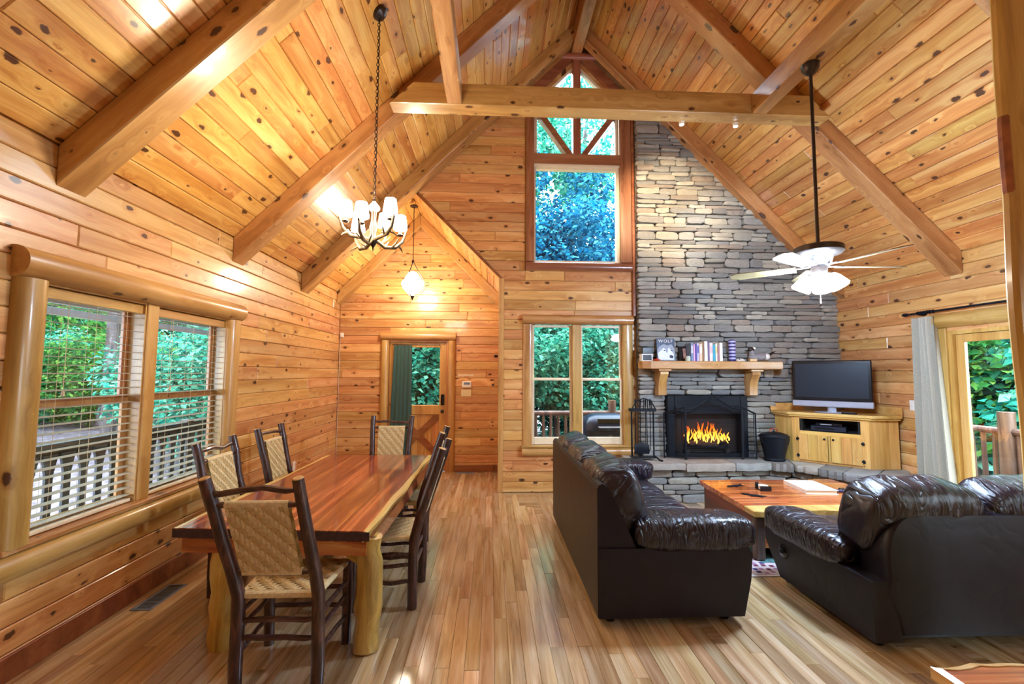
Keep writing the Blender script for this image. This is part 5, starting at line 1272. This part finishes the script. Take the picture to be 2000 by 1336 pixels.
# ceiling fan
FX, FY = 2.663, 3.48
fan = thing('ceiling_fan', 'ceiling fan with five pale blades and lit glass shades on a long rod', 'ceiling fan', (FX, FY, 0))
MB().lathe([(0, 4.13), (.03, 4.14), (.065, 4.18), (.07, 4.224), (0, 4.224)], 20).build('canopy', BRONZE, fan)
MB().tube([(0, 0, 4.15), (0, 0, 2.68)], .0135, 12).build('downrod', BRONZE, fan)
MB().lathe([(.0, 2.575), (.10, 2.575), (.165, 2.60), (.178, 2.615), (.178, 2.655), (.165, 2.665), (.05, 2.675), (.03, 2.70), (0, 2.70)], 32).build('motor_housing', BRONZE, fan)
MB().lathe([(.0, 2.505), (.085, 2.51), (.10, 2.575), (0, 2.575)], 28).build('vent_ring', SILVER, fan)
MB().lathe([(.0, 2.385), (.05, 2.39), (.06, 2.44), (.06, 2.50), (0, 2.505)], 20).build('light_kit_hub', BRONZE, fan)
BLADE = wood('pale_fan_blade', *W3((104,86,60),(128,110,80),(148,130,100)), axis=0, dims='3D', tint=.1, knots=0, rough=.35)
for i in range(5):
    a = R(-5+72*i); M = Matrix.Rotation(a, 4, 'Z')
    ir = MB().cbox(.07, -.02, 2.498, .19, .02, 2.504, .002); ir.xf(M); arm = ir.build('blade_iron', BRONZE, fan, False)
    bp = [(.16, -.055), (.60, -.072), (.66, -.04), (.66, .04), (.60, .072), (.16, .055)]
    bl = MB().prism(bp, -.003, .003, U=(1,0,0), V=(0,1,0), W=(0,0,1)); bl.xf(M @ Matrix.Translation((0, 0, 2.495)) @ Matrix.Rotation(R(11), 4, 'X')); bl.build('blade', BLADE, arm, False)
for i in range(4):
    a = R(45+90*i); M = Matrix.Rotation(a, 4, 'Z')
    MB().tube([(.03, 0, 2.43), (.07, 0, 2.435), (.085, 0, 2.41)], .011, 8).xf(M).build('lamp_arm', BRONZE, fan)
    MB().lathe([(.028, .0), (.047, -.03), (.062, -.075), (.074, -.115), (.066, -.125), (0, -.11)], 14).xf(M @ Matrix.Translation((.078, 0, 2.425)) @ Matrix.Rotation(R(-28), 4, 'Y')).build('glass_shade', SH_C, fan)
MB().tube([(0, 0, 2.39), (.004, 0, 2.24)], .0016, 5).tube([(.004, 0, 2.24), (.004, 0, 2.20)], [.004, .005], 8).build('pull_chain', CRY, fan)
# spots behind the tie beam, aimed at the stone
SPM = (emit('lit_warm_lens', (1, .86, .68), 12), emit('lit_cool_lens', (.8, .9, 1), 12))
for i, (x, col, tgt) in enumerate(((1.945, (1, .78, .50), (2.45, 6.13, 3.9)), (2.515, (.86, .93, 1), (3.4, 6.13, 3.3)))):
    s = thing('spot_light', 'small round spot light under the tie beam, ' + ('next to the gable window' if i == 0 else 'nearer the ceiling fan'), 'spot light', (x, 4.372, 4.22))
    MB().lathe([(0, -.030), (.024, -.029), (.027, -.012), (.029, 0), (0, 0)], 16).build('housing', WHITEP, s)
    MB().lathe([(0, -.036), (.020, -.034), (.022, -.0305), (0, -.0302)], 16).build('lens', SPM[i], s)
    ld = bpy.data.lights.new('spot_beam', 'SPOT'); ld.energy = SPOT_W[i]; ld.color = col; ld.spot_size = R(58); ld.spot_blend = .7; ld.shadow_soft_size = .03
    lo = bpy.data.objects.new('spot_beam', ld); COL.objects.link(lo); lo.parent = s; lo.location = (0, .02, -.055)
    d = Vector(tgt)-Vector((x, 4.39, 4.145)); lo.rotation_euler = d.to_track_quat('-Z', 'Y').to_euler()
# unseen globes added as fill light over the rear half of the room
for x, y in ((-.378, .75), (2.662, .75), (-.378, -1.0), (2.662, -1.0)):
    g = thing('fill_globe', 'round glass globe added as fill light, hanging from a long beam over the rear of the room', 'fill light', (x, y, 4.225), 0, 'added fill globes over the rear of the room')
    MB().lathe([(0, -.03), (.05, -.025), (.06, 0), (0, 0)], 14).build('canopy', BRONZE, g); MB().tube([(0, 0, -.02), (0, 0, -.62)], .006, 8).build('stem', BRONZE, g)
    MB().lathe([(0, -.82)]+[(.11*math.cos(q), -.72+.11*math.sin(q)*.98) for q in [R(-75+15*i) for i in range(11)]]+[(0, -.612)], 16).build('globe', SH_R, g)

# ------------------------------------------------------------------ things on the mantel
ZM = 1.7955
def book(x, w, h, d, col, tilt=0, label='', y=5.98, spine=None):
    b = thing('book', label, 'book', (x, y, ZM), 0, 'books standing on the mantel')
    m = plain('book_cover', srgb(*col), .5, var=.06); M = Matrix.Rotation(R(tilt), 4, 'Y')
    MB().cbox(0, -d/2, 0, w, d/2, h, .0025).xf(M).build('cover', m, b, False)
    MB().box(.003, -d/2+.006, h+.0001, w-.003, d/2-.003, h+.0012).xf(M).build('pages', CREAM, b, False)
    if spine: MB().box(.004, -d/2-.0012, h*.45, w-.004, -d/2-.0002, h*.85).xf(M).build('spine_title', plain('spine_print', srgb(*spine), .5), b, False)
x = 2.685
for w, h, col, tilt, sp, lb in ((.030, .245, (120,150,190), 4, (220,228,236), 'pale blue book at the start of the mantel row'), (.022, .23, (226,170,214), 0, None, 'pink spined book on the mantel'), (.018, .235, (92,84,170), 0, None, 'violet spined book beside the pink one'), (.030, .245, (190,186,226), 0, (96,92,170), 'lavender book with dark title on the mantel'),
        (.040, .235, (236,206,172), 2, (250,240,226), 'peach coloured book on the mantel'), (.020, .22, (150,110,80), 2, None, 'thin brown book on the mantel'), (.046, .27, (238,240,226), 5, None, 'tall cream white book on the mantel'), (.018, .275, (120,96,140), 6, None, 'thin tall purple book on the mantel'),
        (.044, .245, (240,226,224), 5, (226,190,200), 'off-white book with pink lettering on the mantel'), (.030, .225, (60,170,196), 3, None, 'turquoise book on the mantel'), (.026, .24, (236,238,222), 2, (226,214,120), 'white book with yellow title on the mantel'), (.022, .215, (170,120,130), -6, None, 'dusty rose book leaning on the mantel'), (.042, .25, (244,240,232), -9, None, 'thick white book leaning at the row end')):
    book(x, w, h, .16, col, 0, lb, spine=sp); x += w+.004
wf = thing('wolf_book', 'large book standing face out with a wolf head and the title WOLF', 'book', (2.385, 5.99, ZM))
NAVY = plain('wolf_cover_dark', srgb(70,84,110), .4, var=.2, noise=60); FUR = plain('wolf_fur_grey', srgb(150,160,178), .6, var=.3, noise=90); FURW = plain('wolf_fur_white', srgb(224,232,240), .6, var=.15, noise=90); NOSE = plain('wolf_nose', srgb(40,44,84), .5); EYE = plain('wolf_eye', srgb(60,56,60), .4)
MT = Matrix.Rotation(R(-7), 4, 'X')
MB().cbox(-.125, 0, 0, .125, .025, .315, .002).xf(MT).build('cover', NAVY, wf, False)
def flat(name, poly, y, mat): return MB().prism(poly, -y, -(y-.0008), O=(0, 0, 0)).xf(MT).build(name, mat, wf, False)
flat('print_fur', [(-.12, .01), (.12, .01), (.12, .17), (.085, .235), (.03, .22), (-.03, .235), (-.09, .205), (-.12, .15)], -.0004, FUR)
flat('print_face', [(-.105, .02), (.10, .02), (.105, .10), (.06, .165), (.035, .19), (.01, .15), (-.03, .185), (-.07, .15), (-.115, .11)], -.0014, FURW)
flat('print_brow', [(.0, .12), (.022, .12), (.03, .21), (-.005, .225)], -.0024, FUR)
flat('print_nose', [(.045, .045), (.085, .04), (.10, .065), (.075, .085), (.045, .08)], -.0024, NOSE)
for ex in (-.02, .075): flat('print_eye', [(ex-.014, .145), (ex+.012, .14), (ex+.014, .15), (ex-.008, .157)], -.0026, EYE)
tc = bpy.data.curves.new('title', 'FONT'); tc.body = 'WOLF'; tc.size = .062; tc.align_x = 'CENTER'; tc.space_character = 1.25; tc.extrude = .0006; tc.resolution_u = 3
to = bpy.data.objects.new('title', tc); COL.objects.link(to); dg = bpy.context.evaluated_depsgraph_get(); me = bpy.data.meshes.new_from_object(to.evaluated_get(dg)); bpy.data.objects.remove(to)
me.materials.append(WHITEP); link_mesh('title', me, wf, MT @ Matrix.Translation((0, -.002, .258)) @ Matrix.Rotation(R(90), 4, 'X'))
o = thing('dark_gift_box', 'small dark box with white framed front at the mantel end', 'box', (2.10, 5.99, ZM)); MB().cbox(-.075, -.05, .0, .075, .05, .095, .004).build('frame', WHITEP, o, False); MB().cbox(-.06, -.053, .01, .06, -.0505, .083, .001).build('glass_front', BLACKP, o, False); MB().cbox(-.06, -.045, .0955, .08, .05, .185, .006).build('upper_box', BLACKP, o, False)
o = thing('red_dish', 'small red dish beside the wolf book', 'dish', (2.225, 5.93, ZM)); MB().lathe([(0, .0), (.03, 0), (.045, .012), (.047, .022), (.03, .026), (0, .03)], 16).build('bowl', plain('red_ceramic', srgb(204,72,44), .35), o); MB().lathe([(0, .028), (.012, .03), (.008, .04), (0, .042)], 10).build('knob', plain('red_ceramic_knob', srgb(190,62,40), .35), o)
o = thing('photo_frame', 'dark picture frame with portrait leaning on the mantel', 'picture frame', (2.635, 6.03, ZM)); MF = Matrix.Rotation(R(-10), 4, 'X'); MB().cbox(-.055, -.008, 0, .055, .008, .21, .004).xf(MF).build('frame', BLACKP, o, False); MB().cbox(.0, -.011, .03, .042, -.0085, .18, .001).xf(MF).build('picture', plain('portrait_print', srgb(168,118,98), .5, var=.4, noise=25), o, False)
o = thing('candle_jar', 'small pale candle jar before the picture frame', 'jar', (2.64, 5.90, ZM)); MB().lathe([(0, 0), (.032, 0), (.034, .01), (.034, .058), (.03, .062), (0, .06)], 16).build('jar', plain('pale_green_jar', srgb(196,206,190), .2), o); MB().lathe([(0, .060), (.030, .0625), (.030, .068), (0, .07)], 16).build('lid', SILVER, o)
STRIPE_D, STRIPE_L = plain('bottle_indigo', srgb(52,50,120), .35), plain('bottle_lavender', srgb(188,184,232), .35)
o = thing('striped_bottle', 'tall indigo and lavender striped bottle on the mantel', 'bottle', (3.30, 5.99, ZM)); MB().lathe([(0, 0), (.042, 0), (.044, .01), (.044, .285), (.03, .30), (0, .302)], 18).build('body', STRIPE_D, o)
for k in range(6): MB().lathe([(.040, .028+k*.046), (.047, .032+k*.046), (.047, .052+k*.046), (.040, .056+k*.046)], 18, close=True).build('band', STRIPE_L, o)
o = thing('shell_ornament', 'small white shell ornament beside the striped bottle', 'ornament', (3.375, 5.92, ZM)); MB().lathe([(0, 0), (.04, .004), (.045, .02), (.025, .04), (0, .045)], 14, ax=1.4).build('shell', WHITEP, o); MB().lathe([(0, .0), (.009, .004), (.009, .014), (0, .018)], 8, (-.03, -.03, .02)).build('spot', NOSE, o)
# duck decoy
dk = thing('duck_decoy', 'grey and white carved duck decoy on the mantel', 'decoy', (3.66, 5.96, ZM))
GREYF = plain('decoy_grey', srgb(140,134,136), .5, var=.2, noise=50)
def egg(c, s, n=20, m=14, tail=0.0):
    mb = MB(); mb.grid(lambda u, v: (c[0]+s[0]*math.sin(math.pi*(v-.5)), c[1]+s[1]*math.cos(math.pi*(v-.5))*math.cos(6.2832*u), c[2]+s[2]*math.cos(math.pi*(v-.5))*math.sin(6.2832*u)*(1 if math.sin(6.2832*u) > 0 else .8)+tail*max(0, math.sin(math.pi*(v-.5)))**2), n, m, cu=True); return mb
egg((.0, 0, .055), (.15, .07, .062), tail=.04).build('body', GREYF, dk)
egg((.085, 0, .062), (.055, .072, .055)).build('flank', WHITEP, dk)
MB().tube([(-.09, 0, .08), (-.105, 0, .12), (-.10, 0, .15)], [.045, .033, .03], 12).build('neck', GREYF, dk)
hd = egg((-.105, 0, .165), (.045, .032, .036)).build('head', BRONZE, dk)
egg((-.075, 0, .178), (.026, .034, .024)).build('crown_patch', WHITEP, hd); MB().tube([(-.14, 0, .158), (-.175, 0, .15), (-.20, 0, .149)], [.014, .013, .006], 8, flat=.5).build('bill', BLACKP, hd)
MB().add([(.12, -.03, .08), (.12, .03, .08), (.25, .0, .155), (.12, 0, .05), (.12, 0, .11)], [(0, 3, 2), (3, 1, 2), (1, 4, 2), (4, 0, 2), (0, 4, 1, 3)]).build('tail', BLACKP, dk, False)
o = thing('driftwood_block', 'small pale wooden block lying under the duck bill', 'block', (3.525, 5.89, ZM)); MB().cbox(-.05, -.025, 0, .05, .025, .036, .004).build('block', SAP, o, False); MB().cbox(-.075, -.012, 0, -.0505, .012, .02, .003).build('end_cap', BLACKP, o, False)

# ------------------------------------------------------------------ wall fittings, vent
def plate(name, label, cat, loc, ry, w, h, mat, sw):
    o = thing(name, label, cat, loc, ry); MB().cbox(-w/2, -.006, -h/2, w/2, 0, h/2, .003).build('plate', mat, o, False)
    for x in sw: MB().cbox(x-.006, -.014, -.012, x+.006, -.0062, .012, .002).build('toggle', mat, o, False)
    return o
plate('light_switch', 'almond three gang light switch plate under the thermostat', 'light switch', (-.41, YE-.002, 1.29), 0, .165, .115, ALMOND, (-.045, 0, .045))
plate('light_switch', 'white light switch plate on the wall beside the tv cabinet', 'light switch', (XR-.002, 5.05, 1.27), R(-90), .075, .12, WHITEP, (0,))
o = plate('wall_outlet', 'white outlet plate low on the window side wall past the table', 'outlet', (XL+.002, 5.96, .42), R(90), .075, .12, WHITEP, ())
for z in (-.022, .022): MB().cbox(-.016, -.0085, z-.014, .016, -.0062, z+.014, .002).build('socket', CREAM, o, False)
o = thing('thermostat', 'white wall thermostat with grey display beside the entry door', 'thermostat', (-.40, YE-.002, 1.43)); MB().cbox(-.08, -.028, -.055, .08, 0, .055, .015).build('case', WHITEP, o, False); MB().cbox(-.05, -.0305, -.002, .05, -.0285, .035, .002).build('display', VENTM, o, False)
o = thing('notice_strip', 'narrow pale paper strip stuck above the thermostat', 'label strip', (-.42, YE-.001, 1.585)); MB().box(-.13, -.002, -.015, .13, 0, .015).build('paper', plain('faded_paper', srgb(226,202,176), .8, var=.03), o, False)
for k, (w, z) in enumerate(((.19, .004), (.14, -.006))): MB().box(-.11, -.0026, z-.0012, -.11+w, -.0021, z+.0012).build('print_line', ALMOND, o, False)
o = thing('door_sensor', 'small white alarm sensor in the corner by the entry wall', 'sensor', (XL+.045, YE-.002, 2.235)); MB().cbox(-.03, -.03, -.04, .03, 0, .04, .008).build('case', WHITEP, o, False); MB().lathe([(0, 0), (.016, .0), (.012, .008), (0, .01)], 12).xf(Matrix.Translation((0, -.03, -.012)) @ Matrix.Rotation(R(90), 4, 'X')).build('lens', CREAM, o)
MB().tube([(-.03, -.006, -.04), (-.034, -.006, -2.1)], .003, 5).build('cable', WHITEP, o)
o = thing('coat_hook', 'small black hook on the alcove corner', 'hook', (XA-.05, YE-.002, 1.905)); MB().cbox(-.03, -.008, -.02, .03, 0, .02, .003).build('plate', IRON, o, False); MB().tube([(0, -.008, .0), (0, -.04, -.008), (0, -.05, .012)], .006, 6).build('hook', IRON, o)
def vent(label, loc, rz, L, W_):
    o = thing('floor_vent', label, 'vent', loc, rz); f = MB()
    for q in ((-W_/2, -L/2, W_/2, -L/2+.02), (-W_/2, L/2-.02, W_/2, L/2), (-W_/2, -L/2+.02, -W_/2+.02, L/2-.02), (W_/2-.02, -L/2+.02, W_/2, L/2-.02)): f.cbox(q[0], q[1], 0, q[2], q[3], .005, .002)
    f.build('frame', VENTM, o, False); MB().box(-W_/2+.02, -L/2+.02, .0003, W_/2-.02, L/2-.02, .001).build('well', IRON, o, False)
    n = int((L-.04)/.018)
    me = MB().cbox(-W_/2+.02, -.0045, 0, W_/2-.02, .0045, .003, .001).mesh('louvre', VENTM, False)
    for i in range(n): link_mesh('louvre', me, o, Matrix.Translation((0, -L/2+.029+i*.018, .0012)))
vent('grey metal floor vent beside the wall under the dining window', (-2.365, 3.46, .0005), 0, .38, .14)
vent('small dark floor register under the baseboard near the entry door', (-.40, 7.43, .0005), R(90), .28, .09)

# ------------------------------------------------------------------ things on the coffee table
ZC = .4375
o = thing('white_binder', 'white ring binder lying on the coffee table', 'binder', (3.32, 4.60, ZC), R(-7)); MB().cbox(-.155, -.215, 0, .155, .215, .004, .001).build('lower_cover', WHITEP, o, False); MB().cbox(-.155, -.215, .036, .155, .215, .040, .001).build('upper_cover', WHITEP, o, False); MB().cbox(-.155, -.215, .0042, -.151, .215, .0358, .001).build('spine', WHITEP, o, False); MB().box(-.14, -.20, .0042, .145, .20, .030).build('pages', CREAM, o, False)
o = thing('coaster_box', 'black coaster holder with white round coasters on the coffee table', 'coaster set', (2.81, 4.58, ZC), R(-6)); MB().cbox(-.055, -.06, 0, .055, .06, .008, .002).cbox(-.055, -.06, .008, .055, -.05, .05, .002).cbox(-.055, .05, .008, -.02, .06, .065, .002).build('holder', BLACKP, o, False)
for k in range(5): MB().lathe([(0, 0), (.046, .001), (.046, .006), (0, .007)], 20, (0, .0, .0085+k*.008)).build('coaster', WHITEP, o)
for i, (x, y, a, lb) in enumerate(((2.60, 4.73, 20, 'black cut metal animal trivet near the far edge of the coffee table'), (2.575, 4.36, -35, 'black cut metal trivet near the corner of the coffee table'), (3.47, 4.93, 10, 'black cut metal trivet behind the binder'))):
    o = thing('metal_trivet', lb, 'trivet', (x, y, ZC), R(a)); b = [(-.11, .012), (-.085, .03), (-.03, .022), (.03, .035), (.06, .02), (.115, .03), (.07, -.012), (.085, -.04), (.03, -.02), (-.02, -.045), (-.03, -.015), (-.08, -.01)]
    MB().prism(b, .004, .009, **UV).build('plate', IRON, o, False)
    for q in ((-.07, .01), (.05, .012), (0, -.015)): MB().lathe([(.006, 0), (.006, .0038)], 8, (*q, 0)).build('foot', IRON, o)
for i, (x, y, a, lb) in enumerate(((3.60, 4.45, 60, 'long dark remote control on the coffee table beside the binder'), (3.70, 4.52, 75, 'second dark remote control on the coffee table by the loveseat'))):
    o = thing('remote_control', lb, 'remote', (x, y, ZC), R(a)); MB().cbox(-.025, -.11, 0, .025, .11, .02, .006).build('case', BLACKP if i else plain('slate_blue_case', srgb(44,50,84), .35), o, False)
    me = MB().cbox(-.004, -.004, 0, .004, .004, .003, .001).mesh('button', SILVER, False)
    for a_ in range(3):
        for b_ in range(6): link_mesh('button', me, o, Matrix.Translation(((a_-1)*.013, -.08+b_*.026, .0198)))
